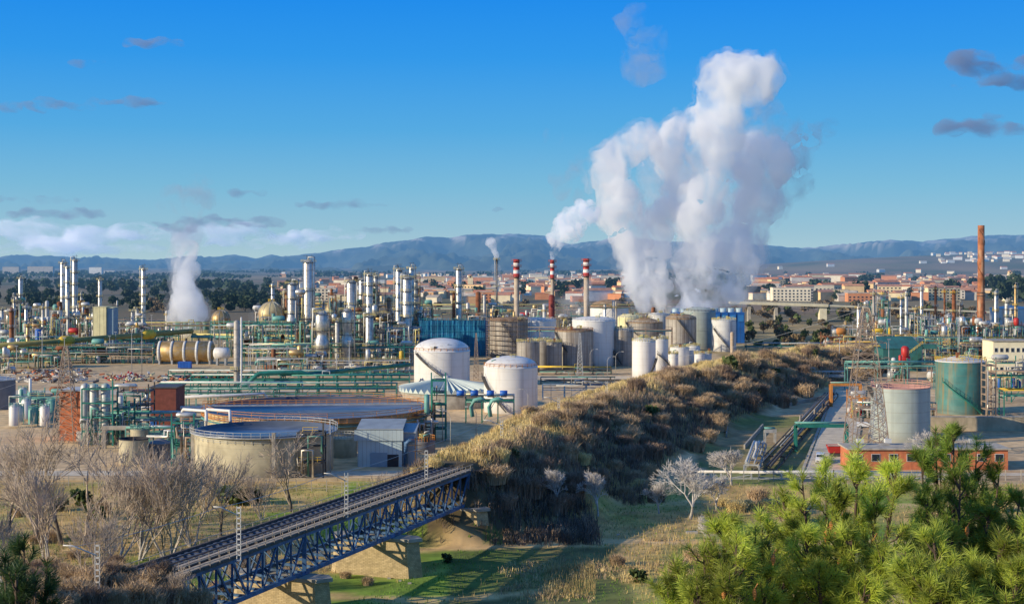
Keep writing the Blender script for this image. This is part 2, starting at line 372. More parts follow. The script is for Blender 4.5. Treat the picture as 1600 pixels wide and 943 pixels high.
# ------------------------------------------------------------ generic builders
def tank(px,hw,yrim,D,label,m='white',roof='dome',rm=None,rise=None,stair=None,rail='galv',n=48,wob=0.,group=None,scaf=0,bands=0,clutter=0,yb=None):
    x=X(px,D);r=hw*D/F;h=Z(yrim,D);zb=0 if yb is None else yb
    t=thing('storage_tank',label,'storage tank',(x,D,zb),group)
    MB().lathe([(r,zb),(r,h)],x,D,n,wob==0,wob,False).build('shell',m,t)
    rise=rise if rise is not None else r*.28
    q=MB()
    if roof=='dome':
        q.lathe([(r*1.012,h-.25),(r*1.012,h+.02)]+[(r*math.cos(a*PI/18)*1.0,h+rise*math.sin(a*PI/18)) for a in range(0,9)]+[(.05,h+rise)],x,D,n)
    elif roof=='cone': q.lathe([(r*1.02,h-.2),(r*1.02,h+.03),(.05,h+rise)],x,D,n,False)
    elif roof=='flat': q.lathe([(r*1.015,h-.25),(r*1.015,h+.05),(.05,h+.12)],x,D,n)
    elif roof=='sunk': q.lathe([(r*1.01,h-.2),(r*1.01,h),(r*.985,h),(r*.98,h-.75),(.05,h-.7)],x,D,n)
    q.build('roof',rm or m,t)
    if rail: MB().railing(x,D,h+.03,r*.99,28,1.1,.1).build('railing',rail,t)
    for b in range(bands):
        z=zb+(h-zb)*(b+1)/(bands+1);MB().lathe([(r*1.002,z-.12),(r*1.02,z-.1),(r*1.02,z+.1),(r*1.002,z+.12)],x,D,n).build('band',m,t)
    if stair:
        a0,a1,z0,z1=stair;q=MB();P=[]
        for j in range(25):
            a=math.radians(a0+(a1-a0)*j/24);z=zb+(h-zb)*(z0+(z1-z0)*j/24)
            P.append([(x+(r+k)*math.cos(a),D+(r+k)*math.sin(a),z) for k in (.15,1.1)])
        for j in range(24):
            q.quad(P[j][0],P[j][1],P[j+1][1],P[j+1][0])
            q.bar(P[j][1],P[j+1][1],.18,.35)
            for hh in (.6,1.15):q.bar((P[j][1][0],P[j][1][1],P[j][1][2]+hh),(P[j+1][1][0],P[j+1][1][1],P[j+1][1][2]+hh),.09)
            if j%2==0:q.bar(P[j][1],(P[j][1][0],P[j][1][1],P[j][1][2]+1.15),.08)
        q.build('staircase','darksteel' if m!='teal_tank' else 'teal',t)
    if scaf:
        q=MB();nz_=scaf;L=int((h-zb)/2.1)
        for j in range(nz_):
            a=PI+PI*j/(nz_-1)*1.0
            for k in (.5,1.5):
                q.bar((x+(r+k)*math.cos(a),D+(r+k)*math.sin(a),zb),(x+(r+k)*math.cos(a),D+(r+k)*math.sin(a),h+1),.1)
            if j<nz_-1:
                b=PI+PI*(j+1)/(nz_-1)
                for i in range(L+1):
                    z=zb+i*2.1+.3
                    q.bar((x+(r+1.5)*math.cos(a),D+(r+1.5)*math.sin(a),z+1),(x+(r+1.5)*math.cos(b),D+(r+1.5)*math.sin(b),z+1),.07)
                    q.bar((x+(r+1)*math.cos(a),D+(r+1)*math.sin(a),z),(x+(r+1)*math.cos(b),D+(r+1)*math.sin(b),z),1.,.07)
        q.build('scaffold','lattice',t)
    rr=random.Random(int(px*7))
    for c in range(clutter):
        a=rr.uniform(PI,2*PI);rad=r*rr.uniform(.2,.95);zt=h+(rise*(1-rad/r) if roof!='sunk' else -1.3);cx,cy=x+rad*math.cos(a),D+rad*math.sin(a)
        if c%3==0: MB().railing(cx,cy,zt,.9,6,1.2,.1).build('platform_rail','yellowpale',t)
        elif c%3==1: MB().tube([(cx,cy,zt-.3),(cx,cy,zt+1.4),(cx+1.2,cy,zt+1.7)],.16).build('vent_pipe',rr.choice(['galv','tealpale']),t)
        else: MB().box(cx,cy,zt-.2,.9,.9,rr.uniform(1,2.2)).build('valve_box',rr.choice(['yellowpale','darksteel','rust']),t)
    return t
def column(px,wd,ytop,D,label,m='steel',plats=4,style=0,rail='yellowpale',base=0.,pipe=True,group=None,top=1,name='distillation_column',cat='distillation column'):
    x=X(px,D);r=wd/2*D/F;h=Z(ytop,D);t=thing(name,label,cat,(x,D,base),group)
    if style==1: # bulged vessel
        pr=[(r*.7,base),(r*.7,base+h*.25),(r,base+h*.32),(r,base+h*.48),(r*.72,base+h*.56),(r*.72,base+h*.62),(r*.95,base+h*.68),(r*.95,h*.93),(r*.5,h),(.05,h+.3)]
    elif style==2: pr=[(r*1.25,base),(r*1.25,h*.45),(r,h*.52),(r,h-.6*r),(r*.7,h-.2*r),(.05,h)]
    else: pr=[(r,base),(r,h-.7*r),(r*.8,h-.3*r),(r*.4,h-.05*r),(.05,h)]
    MB().lathe(pr,x,D,20).build('shell',m,t)
    for i in range(5):
        z=h*(.12+.19*i);MB().lathe([(r*1.0,z-.1),(r*1.035,z-.1),(r*1.035,z+.15),(r*1.0,z+.15)],x,D,20).build('flange',m,t) if style!=1 and r>.8 else None
    rr=random.Random(int(px*13+D))
    for i in range(plats):
        z=base+(h-base)*(.35+.62*(i/max(1,plats-1)))
        a=rr.uniform(0,1)*PI*.0
        q=MB().lathe([(r*1.02,z-.12),(r+1.1,z-.12),(r+1.1,z),(r*1.02,z)],x,D,14);q.build('platform','darksteel',t)
        MB().railing(x,D,z,r+1.1,10,1.1,.1).build('railing',rail,t)
    side=rr.choice([-1,1])
    if pipe:
        pr_=max(.14,r*.17);MB().tube([(x,D-.0,h-.1),(x,D,h+.6+pr_),(x+side*(r+.5),D-r*.6,h+.6+pr_),(x+side*(r+.5),D-r*.6,base+2)],pr_,8).build('overhead_pipe','galv',t)
        q=MB();lx=x-side*(r*.75+.35);ly=D-r*.75
        for dx in (-.25,.25):q.bar((lx+dx,ly,base),(lx+dx,ly,h),.08)
        for i in range(int((h-base)/1.2)):q.bar((lx-.25,ly,base+i*1.2),(lx+.25,ly,base+i*1.2),.06)
        q.build('ladder','darksteel',t)
    if top:
        q=MB()
        for a in range(3): 
            dx,dy=math.cos(a*2.1)*r*.6,math.sin(a*2.1)*r*.6;q.bar((x+dx,D+dy,h-.6),(x+dx,D+dy,h+rr.uniform(1.2,2.6)),.12)
        q.bar((x-r,D,h+1.6),(x+r,D,h+1.6),.12);q.build('davit','darksteel',t)
    return t
PC=['tealpale','teal','galv','pale','yellowpale','galv','tealpale','lattice','steel']
def rack(x0,y0,x1,y1,h,label,wd=4.,levels=2,np_=6,frame='teal',pcs=None,bay=8.,rr=None,group='pipe racks carrying pipes through the plant'):
    rr=rr or R;t=thing('pipe_rack',label,'pipe rack',(x0,y0,0),group);d=Vector((x1-x0,y1-y0,0));L=d.length;d.normalize();u=Vector((-d.y,d.x,0))
    o=Vector((x0,y0,0));n=max(1,int(L/bay));q=MB()
    for i in range(n+1):
        p=o+d*(L*i/n)
        for s in (-1,1):q.bar(p+u*s*wd/2,p+u*s*wd/2+Vector((0,0,h)),.28)
        for k in range(levels):
            z=h-k*1.8;q.bar(p+u*wd/2+Vector((0,0,z)),p-u*wd/2+Vector((0,0,z)),.25,.3)
        if i%3==1 and i<n:
            p2=o+d*(L*(i+1)/n);q.bar(p-u*wd/2,p2-u*wd/2+Vector((0,0,h)),.15)
    for s in (-1,1):q.bar(o+u*s*wd/2+Vector((0,0,h-.9)),o+u*s*wd/2+d*L+Vector((0,0,h-.9)),.18,.3)
    q.build('frame',frame,t)
    for k in range(levels):
        for j in range(np_):
            if rr.random()<.12:continue
            r=rr.choice([.1,.14,.2,.3]);off=-wd/2+.4+(wd-.8)*j/max(1,np_-1);z=h-k*1.8+.17+r
            a=o+u*off+d*L*rr.choice([0,0,0,.2,.4]);b=o+u*off+d*L*rr.choice([1,1,1,.8,.6]);a.z=b.z=z;P=[a,b]
            if rr.random()<.4:
                b2=b+Vector((0,0,-z+.5));P=[a,b,b2]
            if rr.random()<.25:
                m_=a.lerp(b,.5);P[1:1]=[m_,m_+Vector((0,0,1.3)),m_+Vector((0,0,1.3))+d*2.5,m_+d*2.5]
            MB().tube(P,r,6).build('pipe',rr.choice(pcs or PC),t)
    return t
def unit(px0,px1,D,dep,h,label,frame='darksteel',levels=3,nv=5,npipe=9,cols=None,rr=None,group=None,rail='yellowpale'):
    rr=rr or R;x0,x1=X(px0,D),X(px1,D);t=thing('process_structure',label,'process unit',((x0+x1)/2,D,0),group)
    nx=max(1,int((x1-x0)/5.5));q=MB()
    for i in range(nx+1):
        x=x0+(x1-x0)*i/nx
        for y in (D,D+dep):q.bar((x,y,0),(x,y,h+(rr.random()<.3)*2),.3)
        for k in range(levels):
            z=h*(k+1)/levels;q.bar((x,D,z),(x,D+dep,z),.28)
        if i<nx and rr.random()<.5:
            k=rr.randrange(levels);za,zb=h*k/levels,h*(k+1)/levels;x2=x0+(x1-x0)*(i+1)/nx;q.bar((x,D,za),(x2,D,zb),.16)
    for k in range(levels):
        z=h*(k+1)/levels
        for y in (D,D+dep):q.bar((x0,y,z),(x1,y,z),.25,.35)
    q.build('frame',frame,t)
    for k in range(levels):
        z=h*(k+1)/levels;a=x0+(x1-x0)*rr.choice([0,0,.2,.4]);b=x1-(x1-x0)*rr.choice([0,0,.2,.3])
        if b-a<2:continue
        MB().box((a+b)/2,D+dep/2,z+.02+.15,b-a-.4,dep-.4,.08).build('deck','darksteel',t)
        q=MB()
        for hh in (.6,1.15):q.bar((a,D-.05,z+hh),(b,D-.05,z+hh),.09)
        for i in range(int((b-a)/2)+1):q.bar((a+i*2,D-.05,z),(a+i*2,D-.05,z+1.15),.08)
        q.build('railing',rail,t)
    for i in range(nv):
        vx=rr.uniform(x0+1,x1-1);k=rr.randrange(levels+1);z=h*k/levels+.15;vr=rr.uniform(.6,1.5);hh=rr.uniform(2.5,5.);vy=D+rr.uniform(.5,dep-.5)
        if D<420:vr*=.6
        m=rr.choice(cols or (['galv','tealpale','pale','steel'] if D<420 else None) or ['steel','steel','galv','pale','gold','rust','tealpale'])
        if rr.random()<.5:MB().lathe([(vr*.7,z),(vr,z+vr*.5),(vr,z+hh-vr*.5),(vr*.6,z+hh-.1),(.05,z+hh)],vx,vy,14).build('drum',m,t)
        else:
            zz=z+vr+.7;q=MB().tube([(vx-hh/2-.4,vy,zz),(vx-hh/2,vy,zz),(vx+hh/2,vy,zz),(vx+hh/2+.4,vy,zz)],[vr*.5,vr,vr,vr*.5],12)
            for sx in (-.3,.3):q.box(vx+hh*sx,vy,z,.4,vr*1.4,.8)
            q.build('exchanger',m,t)
    for i in range(npipe):
        xa=rr.uniform(x0,x1);ya=D-rr.uniform(.1,1.);z1=h*rr.uniform(.2,1.05);z2=h*rr.uniform(.1,1.0);xb=clamp(xa+rr.uniform(-1,1)*(x1-x0)*.6,x0,x1)
        MB().tube([(xa,ya,.2),(xa,ya,z1),(xb,ya,z1),(xb,ya,z2),(xb,ya+2,z2)],rr.choice([.12,.18,.25,.35]),6).build('pipe',rr.choice(PC),t)
    return t
def pxl(px):
    return px
# ------------------------------------------------------------ steam and clouds
ctex=bpy.data.textures.new('billow','CLOUDS');ctex.noise_scale=9;ctex.noise_depth=3
ctexb=bpy.data.textures.new('billow_big','CLOUDS');ctexb.noise_scale=22;ctexb.noise_depth=2
ctex2=bpy.data.textures.new('billow_small','CLOUDS');ctex2.noise_scale=4;ctex2.noise_depth=3
ctex3=bpy.data.textures.new('billow_sky','CLOUDS');ctex3.noise_scale=160;ctex3.noise_depth=3
def plume(name,pts,D,label,m='steam',seed=1,vox=1.3,disp=9,tex=ctex,cat='steam plume',group=None,jit=.35,ratio=1.,kind=None):
    rr=random.Random(seed);bm=bmesh.new();s=D/F
    for i in range(len(pts)-1):
        (x0,y0,w0),(x1,y1,w1)=pts[i],pts[i+1];k=max(1,int(math.hypot(x1-x0,y1-y0)/(min(w0,w1)*.28)))
        for j in range(k):
            t=j/k;r=(w0+(w1-w0)*t)/2*s
            c=Vector((X(x0+(x1-x0)*t,D),D,Z(y0+(y1-y0)*t,D)))+Vector([rr.uniform(-jit,jit)*r,rr.uniform(-jit,jit)*r,rr.uniform(-jit,jit)*r*ratio])
            mt=Matrix.Translation(c)@Matrix.Diagonal((1,1,ratio,1))
            bmesh.ops.create_icosphere(bm,subdivisions=2,radius=r*rr.uniform(.7,1.1),matrix=mt)
    me=bpy.data.meshes.new(name);bm.to_mesh(me);bm.free();o=bpy.data.objects.new(name,me);col.objects.link(o)
    r=o.modifiers.new('r','REMESH');r.mode='VOXEL';r.voxel_size=vox
    for tx,ds in (((ctexb,disp*1.3),(tex,disp)) if tex is ctex else ((tex,disp),)):
        dm=o.modifiers.new('d','DISPLACE');dm.texture=tx;dm.texture_coords='GLOBAL';dm.strength=ds;dm.mid_level=.45
    dg=bpy.context.evaluated_depsgraph_get();me2=bpy.data.meshes.new_from_object(o.evaluated_get(dg));o.modifiers.clear();o.data=me2
    me2.materials.clear();me2.materials.append(M[m]);tag(o,label,cat,group,kind)
    if m=='steam':
        o2=bpy.data.objects.new('outer_wisps',me);col.objects.link(o2);q=o2.modifiers.new('r','REMESH');q.mode='VOXEL';q.voxel_size=1.6
        for tx,ds,ml in ((ctexb,disp*1.2,.38),(ctex,disp*1.4,.3)):
            dm=o2.modifiers.new('d','DISPLACE');dm.texture=tx;dm.texture_coords='GLOBAL';dm.strength=ds;dm.mid_level=ml
        dg=bpy.context.evaluated_depsgraph_get();me3=bpy.data.meshes.new_from_object(o2.evaluated_get(dg));o2.modifiers.clear();o2.data=me3;me3.materials.clear();me3.materials.append(M['steamedge']);o2.parent=o
    return o
# ------------------------------------------------------------ run the sections
def main():
    steam();
def steam():
    D=755
    G='steam plumes over the blue cooling towers'
    plume('steam_plume',[(1003,484,34),(992,430,46),(978,380,62),(958,325,74),(955,285,66),(975,245,56),(1015,215,44)],D,'broad white steam column bending left, leftmost over the blue cooling towers',seed=1)
    plume('steam_plume',[(1030,484,28),(1026,430,36),(1028,380,42),(1036,330,52),(1050,285,60),(1050,240,56),(1040,190,52)],D+20,'narrow steam column rising between the two broadest white plumes',seed=2)
    plume('steam_plume',[(1080,484,52),(1082,430,68),(1082,380,72),(1090,330,66),(1102,280,64),(1108,235,66),(1114,205,84),(1122,175,112),(1135,145,112),(1170,135,84),(1200,125,44)],D+5,'tallest and brightest steam column with a billowing head against the blue sky',seed=3)
    plume('steam_plume',[(1125,480,44),(1142,430,60),(1158,380,70),(1175,330,80),(1192,285,100),(1208,245,108),(1220,215,90)],D+30,'greyish steam column leaning right under a ragged dark edge',seed=4)
    plume('steam_plume',[(1160,470,18),(1168,440,32),(1175,400,34)],D-5,'small low steam puff at the right end of the blue cooling towers','steamthin',seed=5,disp=6)
    plume('steam_plume',[(1010,400,60),(1060,300,110),(1110,250,120),(1060,230,90),(1000,250,90)],D+45,'thin grey veil of steam hanging between the columns','steamthin',seed=6,disp=12)
    plume('steam_plume',[(1015,470,40),(1040,400,80),(1100,380,90),(1150,320,90),(1175,250,90),(1150,200,70)],D+60,'broad hazy curtain of steam behind the bright columns','steamthin',seed=61,disp=14,jit=.5)
    plume('steam_plume',[(1200,180,60),(1230,205,80),(1262,215,50),(1262,255,44),(1240,290,44),(1215,330,60)],D+50,'ragged dark wisp of steam at the outer right of the great plume','steamwisp',seed=7,disp=14,jit=.7)
    plume('steam_plume',[(992,30,40),(1005,60,50),(1005,95,44),(1012,120,26)],D+30,'detached purple grey steam patch high above the columns','steamwisp',seed=8,disp=12,jit=.6)
    for i,(px,py,w_) in enumerate([(868,214,22),(852,254,16),(882,284,44),(910,262,60),(915,300,36)]):
        plume('steam_wisp',[(px-w_*.3,py,w_*.7),(px+w_*.3,py+3,w_*.6)],D+30,['tiny dark shred of steam, highest left of the great plume','smallest dark shred of steam below another shred','dark wisp of steam above the bright chimney puff','faint wide wisp touching the left steam column','faint wisp just above the chimney puff'][i],'steamwisp',seed=20+i,disp=7,cat='steam wisp',jit=.8)
    plume('steam_plume',[(864,402,5),(867,388,16),(876,368,34),(888,358,48),(903,345,56),(920,330,36),(930,322,20)],700,'bright dense white puff blowing right from the thin striped chimney','steamdense',seed=9,vox=.7,disp=5,tex=ctex2)
    plume('steam_plume',[(776,402,4),(772,390,14),(766,380,24),(762,376,14)],700,'small white puff from the thin flare stack','steamdense',seed=10,vox=.6,disp=3,tex=ctex2)
    plume('steam_plume',[(913,480,14),(915,455,22),(918,430,22),(918,412,16),(925,405,12)],690,'thin steam drifting up in front of the right striped chimney','steamthin',seed=11,vox=.8,disp=5,tex=ctex2)
    plume('steam_plume',[(905,486,30),(888,470,34),(880,455,28),(875,440,16)],690,'low steam cloud left of the right striped chimney','steamthin',seed=12,vox=.8,disp=5,tex=ctex2)
    plume('steam_plume',[(808,488,16),(796,476,24),(782,455,24),(776,435,16),(775,415,8)],690,'low slanting steam beside the flare stack','steamthin',seed=13,vox=.8,disp=5,tex=ctex2)
    plume('steam_plume',[(302,502,54),(298,470,60),(294,440,52),(290,410,44),(288,385,34)],780,'pale steam cloud rising from the green cooling tower','steam',seed=14,disp=8)
    plume('steam_plume',[(290,385,40),(290,350,44),(292,320,28),(295,300,46),(272,298,22),(312,296,22)],790,'faint dark steam tail high above the green cooling tower','steamwisp',seed=15,disp=10,jit=.6)
    plume('mist',[(440,640,10),(500,634,16),(560,632,16),(640,634,10)],350,'thin mist lying on the water of the huge settling basin','steamthin',seed=17,vox=.5,disp=2.5,tex=ctex2,cat='mist',ratio=.4)
    plume('steam_plume',[(402,505,6),(396,495,14),(392,488,10)],640,'tiny steam puff beside the domed spheres','steamthin',seed=16,vox=.6,disp=3,tex=ctex2)
    for i,(px,py,w_,h_,k) in enumerate([(75,166,160,14,'g'),(212,159,86,12,'g'),(240,68,74,16,'g'),(135,98,50,7,'g'),(65,312,130,7,'g'),(95,332,150,13,'g'),(385,300,46,9,'g'),(540,320,150,9,'g'),(50,362,150,38,'w'),(150,366,150,34,'w'),(340,350,190,17,'g'),(300,366,230,26,'w'),(440,378,150,16,'w'),(515,368,110,18,'w'),(120,388,280,14,'w'),(600,360,90,7,'g'),(1530,98,92,24,'g'),(1560,128,110,18,'g'),(1533,206,96,26,'g'),(1595,100,50,22,'g'),(785,327,18,6,'g'),(1555,182,30,7,'g')]):
        D=14000;n=max(3,int(w_/h_));pts=[(px-w_/2+w_*j/n,py+R.uniform(-.2,.2)*h_,h_*(.75+.8*math.sin(PI*(j+.5)/(n+1)))*2) for j in range(n+1)]
        plume('cloud',pts,D,'%s cloud, %s'%('white heaped' if k=='w' else 'thin grey streak of',['long flat, left of the frame edge','right half of the long streak','small, highest on the left','faint short, under the highest','low flat at the left edge','flat lens above the white heap','tiny isolated, over the plain','long low, right of centre-left','heap at far left over the hills','second heap over the hills','flat lens behind the green tower steam','heap behind the green tower steam','low heap left of the ridge','small heap by the rising ridge','lowest long bank','thin wisp above the ridge','upper of the right pair','lower of the right pair','lone one below the right pair','edge one at far right','tiny speck above the ridge','small above the lone right one'][i]),
              'cloudwhite' if k=='w' else 'cloudgrey',seed=40+i,vox=22,disp=110,tex=ctex3,cat='cloud',ratio=.36,jit=.5)
mat('whitemast',(.7,.68,.62),.6,var=.1,scale=2)
def stone(name,a,b,sc_=1.6):
    m=mat(name,a,.9,var=.2,scale=1.5);N=m.node_tree.nodes;L=m.node_tree.links;bs=N['Principled BSDF']
    br=N.new('ShaderNodeTexBrick');br.inputs['Scale'].default_value=sc_;br.inputs['Mortar Size'].default_value=.025;br.inputs['Color1'].default_value=(*a,1);br.inputs['Color2'].default_value=(a[0]*.75,a[1]*.75,a[2]*.72,1);br.inputs['Mortar'].default_value=(*b,1)
    g=N.new('ShaderNodeNewGeometry');s=N.new('ShaderNodeSeparateXYZ');c=N.new('ShaderNodeCombineXYZ');ad=N.new('ShaderNodeMath');L.new(g.outputs['Position'],s.inputs[0])
    L.new(s.outputs[0],ad.inputs[0]);L.new(s.outputs[1],ad.inputs[1]);L.new(ad.outputs[0],c.inputs[0]);L.new(s.outputs[2],c.inputs[1]);L.new(c.outputs[0],br.inputs['Vector'])
    old=bs.inputs['Base Color'].links[0].from_socket;mi=N.new('ShaderNodeMix');mi.data_type='RGBA';mi.blend_type='MULTIPLY';mi.inputs[0].default_value=1
    sc2=N.new('ShaderNodeVectorMath');sc2.operation='SCALE';sc2.inputs[3].default_value=2.4;L.new(old,sc2.inputs[0])
    L.new(sc2.outputs[0],mi.inputs[6]);L.new(br.outputs[0],mi.inputs[7]);L.new(mi.outputs[2],bs.inputs['Base Color']);return m
stone('stone',(.5,.44,.33),(.3,.25,.17),1.2)
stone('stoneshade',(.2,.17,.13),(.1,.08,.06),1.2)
# vertical sheet seams for clad tanks and sheds, by world position
def seams(name,freq,depth=.5):
    m=M[name];N=m.node_tree.nodes;L=m.node_tree.links;bs=N['Principled BSDF'];g=N.new('ShaderNodeNewGeometry');s=N.new('ShaderNodeSeparateXYZ');L.new(g.outputs['Position'],s.inputs[0])
    a=N.new('ShaderNodeMath');a.operation='MULTIPLY';a.inputs[1].default_value=freq;L.new(s.outputs[0],a.inputs[0]);b=N.new('ShaderNodeMath');b.operation='FRACT';L.new(a.outputs[0],b.inputs[0])
    c=N.new('ShaderNodeMath');c.operation='LESS_THAN';c.inputs[1].default_value=.13;L.new(b.outputs[0],c.inputs[0]);old=bs.inputs['Base Color'].links[0].from_socket
    mi=N.new('ShaderNodeMix');mi.data_type='RGBA';mm=N.new('ShaderNodeMath');mm.operation='MULTIPLY';mm.inputs[1].default_value=depth;L.new(c.outputs[0],mm.inputs[0]);L.new(mm.outputs[0],mi.inputs[0]);L.new(old,mi.inputs[6]);mi.inputs[7].default_value=(.05,.05,.05,1);L.new(mi.outputs[2],bs.inputs['Base Color'])
seams('greyclad',.55,.5);seams('bluegrey',1.1,.3);seams('cream',.35,.4);seams('greenwall',.4,.3);seams('bluetower',.3,.3);seams('tankgrey',.22,.12)

def plates(name,pitch=2.4,depth=.35):
    m=M[name];N=m.node_tree.nodes;L=m.node_tree.links;bs=N['Principled BSDF'];g=N.new('ShaderNodeNewGeometry');s=N.new('ShaderNodeSeparateXYZ');L.new(g.outputs['Position'],s.inputs[0])
    a=N.new('ShaderNodeMath');a.operation='DIVIDE';a.inputs[1].default_value=pitch;L.new(s.outputs[2],a.inputs[0]);b=N.new('ShaderNodeMath');b.operation='FRACT';L.new(a.outputs[0],b.inputs[0])
    c=N.new('ShaderNodeMath');c.operation='LESS_THAN';c.inputs[1].default_value=.06;L.new(b.outputs[0],c.inputs[0]);old=bs.inputs['Base Color'].links[0].from_socket
    # grime rising from the foot and runs below the rim
    f=N.new('ShaderNodeMapRange');f.inputs[1].default_value=0;f.inputs[2].default_value=3.;f.inputs[3].default_value=.45;f.inputs[4].default_value=0.;L.new(s.outputs[2],f.inputs[0])
    mm=N.new('ShaderNodeMath');mm.operation='MULTIPLY';mm.inputs[1].default_value=depth;L.new(c.outputs[0],mm.inputs[0]);ad=N.new('ShaderNodeMath');ad.operation='MAXIMUM';L.new(mm.outputs[0],ad.inputs[0]);L.new(f.outputs[0],ad.inputs[1])
    mi=N.new('ShaderNodeMix');mi.data_type='RGBA';L.new(ad.outputs[0],mi.inputs[0]);L.new(old,mi.inputs[6]);mi.inputs[7].default_value=(.22,.17,.12,1);L.new(mi.outputs[2],bs.inputs['Base Color'])
plates('white',2.4,.14);plates('tankgrey');plates('teal_tank',2.2,.3);plates('pale');plates('greyclad',3.,.4);plates('basin',2.,.2)
def bridge():
    t=thing('railway_bridge','blue steel truss railway bridge with timber deck crossing the green valley on stone piers','bridge',(-20,190,0))
    A=Vector((-6.7,229.6,0));d=Vector((-.3545,-.935,0)).normalized();u=Vector((d.y,-d.x,0)) # u: towards the left (west) edge
    if u.x>0:u=-u
    W_=6.6;L=90.;zt=9.75;zb=4.6
    def P(s,o,z):return A+d*s+u*o+Vector((0,0,z))
    q=MB();q.bar(P(-1,W_/2,zt+.0),P(L+2,W_/2,zt+.0),W_,.3);q.build('deck','timber',t)
    q=MB();q.bar(P(-1,4.4,zt+.2),P(L+2,4.4,zt+.2),3.4,.12);q.build('ballast','ballast',t)
    for s in range(0,int(L),3): # dark and pale panels between rails
        q=MB()
        for k in range(2):q.bar(P(s+k*1.4,2.9,zt+.33),P(s+k*1.4,5.9,zt+.33),.55,.18)
        q.build('sleeper','sleeper',t)
    for o in (3.6,5.1):MB().bar(P(-30,o,zt+.5) if 0 else P(-1,o,zt+.5),P(L+2,o,zt+.5),.12,.2).build('rail','rail',t)
    MB().bar(P(-1,6.45,zt+.35),P(L+2,6.45,zt+.35),.35,.5).build('kerb_beam','timber',t)
    MB().bar(P(-1,2.35,zt+.3),P(L+2,2.35,zt+.3),.5,.3).build('kerb_beam','walk',t)
    MB().bar(P(-1,.75,zt+.2),P(L+2,.75,zt+.2),1.1,.1).build('walkway','walk',t)
    for o in (1.6,1.95):MB().bar(P(-1,o,zt+.25),P(L+2,o,zt+.25),.1,.2).build('cable_duct','shade',t)
    for o,z0 in ((.02,zt),(1.45,zt),(6.6,zt)):
        q=MB()
        for hh in (.55,1.05):q.bar(P(-1,o,z0+hh),P(L+2,o,z0+hh),.07)
        for s in range(0,int(L)+2,2):q.bar(P(s,o,z0),P(s,o,z0+1.05),.08)
        q.build('railing','walk',t)
    N=26;st=81./24
    for o,nm in ((.35,0),(W_-.35,1)):
        MB().bar(P(-.5,o,zt-.35),P(L,o,zt-.35),.4,.45).build('top_chord','girder',t)
        MB().bar(P(-.5,o,zb),P(L,o,zb),.45,.5).build('bottom_chord','girder',t)
        for i in range(N+1):
            s=i*st;big=(i%8==0);MB().bar(P(s,o,zb),P(s,o,zt-.3),.5 if big else .24,.5 if big else .3).build('post','girder',t)
            if i<N:
                s2=s+st;a,b=((zb,zt-.4) if (i%8)>=4 else (zt-.4,zb))
                MB().bar(P(s,o,a),P(s2,o,b),.2,.26).build('diagonal','girder',t)
    for i in range(0,N+1):
        s=i*st;q=MB().bar(P(s,.35,zb),P(s,W_-.35,zb),.25,.3);q.bar(P(s,.35,zb),P(s,W_-.35,zt-.4),.12);q.bar(P(s,.35,zt-.5),P(s,W_-.35,zt-.5),.3,.4);q.build('cross_brace','girder',t)
    def pier(s,zg,name='pier'):
        c=P(s,W_/2,0);ang=math.atan2(u.y,u.x);q=MB();hw,th=5.4,1.5;prof=[(-hw-1.3,0),(-hw,-th),(hw,-th),(hw+1.3,0),(hw,th),(-hw,th)]
        def ring(z,k):return [(c.x+(a*k)*math.cos(ang)-(b*k)*math.sin(ang),c.y+(a*k)*math.sin(ang)+(b*k)*math.cos(ang),z) for a,b in prof]
        r0=ring(zg-1.5,1.12);r1=ring(zb-.7,1.);k0=len(q.v);q.v+=r0+r1
        for j in range(6):q.face((k0+j,k0+(j+1)%6,k0+6+(j+1)%6,k0+6+j))
        q.face(tuple(k0+6+j for j in range(6)));o=q.build(name,'stone',t)
        r2=ring(zb-.72,1.08);r3=ring(zb-.3,1.08);q=MB();q.v+=r2+r3
        for j in range(6):q.face((j,(j+1)%6,6+(j+1)%6,6+j))
        q.face(tuple(6+j for j in range(6)));q.face((5,4,3,2,1,0));q.build('pier_cap','concrete',o)
    pier(1.2,-1.);pier(27.5,-1.5);pier(54.5,-1.5);pier(81.5,0)
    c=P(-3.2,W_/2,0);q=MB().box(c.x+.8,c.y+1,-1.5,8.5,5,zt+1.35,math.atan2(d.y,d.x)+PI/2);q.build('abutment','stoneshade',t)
    c=P(90,W_/2,0);MB().box(c.x,c.y,0,8,4,zt-.2,math.atan2(d.y,d.x)+PI/2).build('abutment','stone',t)
    # track beyond the bridge, under the grass of the embankment
    # masts
    def mast(x,y,z,h,arm,label,s=1):
        t=thing('catenary_mast',label,'catenary mast',(x,y,z),'overhead line masts of the railway')
        q=MB()
        for dx in (-.22,.22):q.bar((x+dx,y,z),(x+dx,y,z+h),.08)
        for i in range(int(h/.6)+1):q.bar((x-.22,y,z+i*.6),(x+.22,y,z+i*.6),.08,.16)
        q.build('lattice_post','whitemast',t)
        if arm:MB().tube([(x,y,z+h-1.1),(x-arm*.72,y-.4,z+h-.05),(x-arm,y-.5,z+h+.02)],.07,5).build('arm','whitemast',t)
    MA=[]
    for px,D,yt,arm,lb in ((373,162,790,2.8,'white lattice mast with bent arm, nearest of those standing on the bridge deck'),(541,189,738,2.9,'white lattice mast with bent arm at the middle of the bridge'),(666,219,703,0,'armless white lattice mast at the far end of the bridge'),(152,140,850,3.2,'white lattice mast rising from brush at the near end of the bridge'),(784,262,672,3.4,'white mast with curved arm on the embankment just beyond the bridge'),(873,305,640,3.2,'white mast with arm in the dry grass on top of the embankment'),(948,345,617,3.,'small white mast with arm, farthest along the embankment')):
        x=X(px,D);z=zt if D>=160 and D<225 else terr(x,D);hh=max(4,Z(yt,D)-z);mast(x,D,z,hh,arm,lb);MA.append((D,x-2.6,D-.4,z+hh-.2))
    catenary(MA)
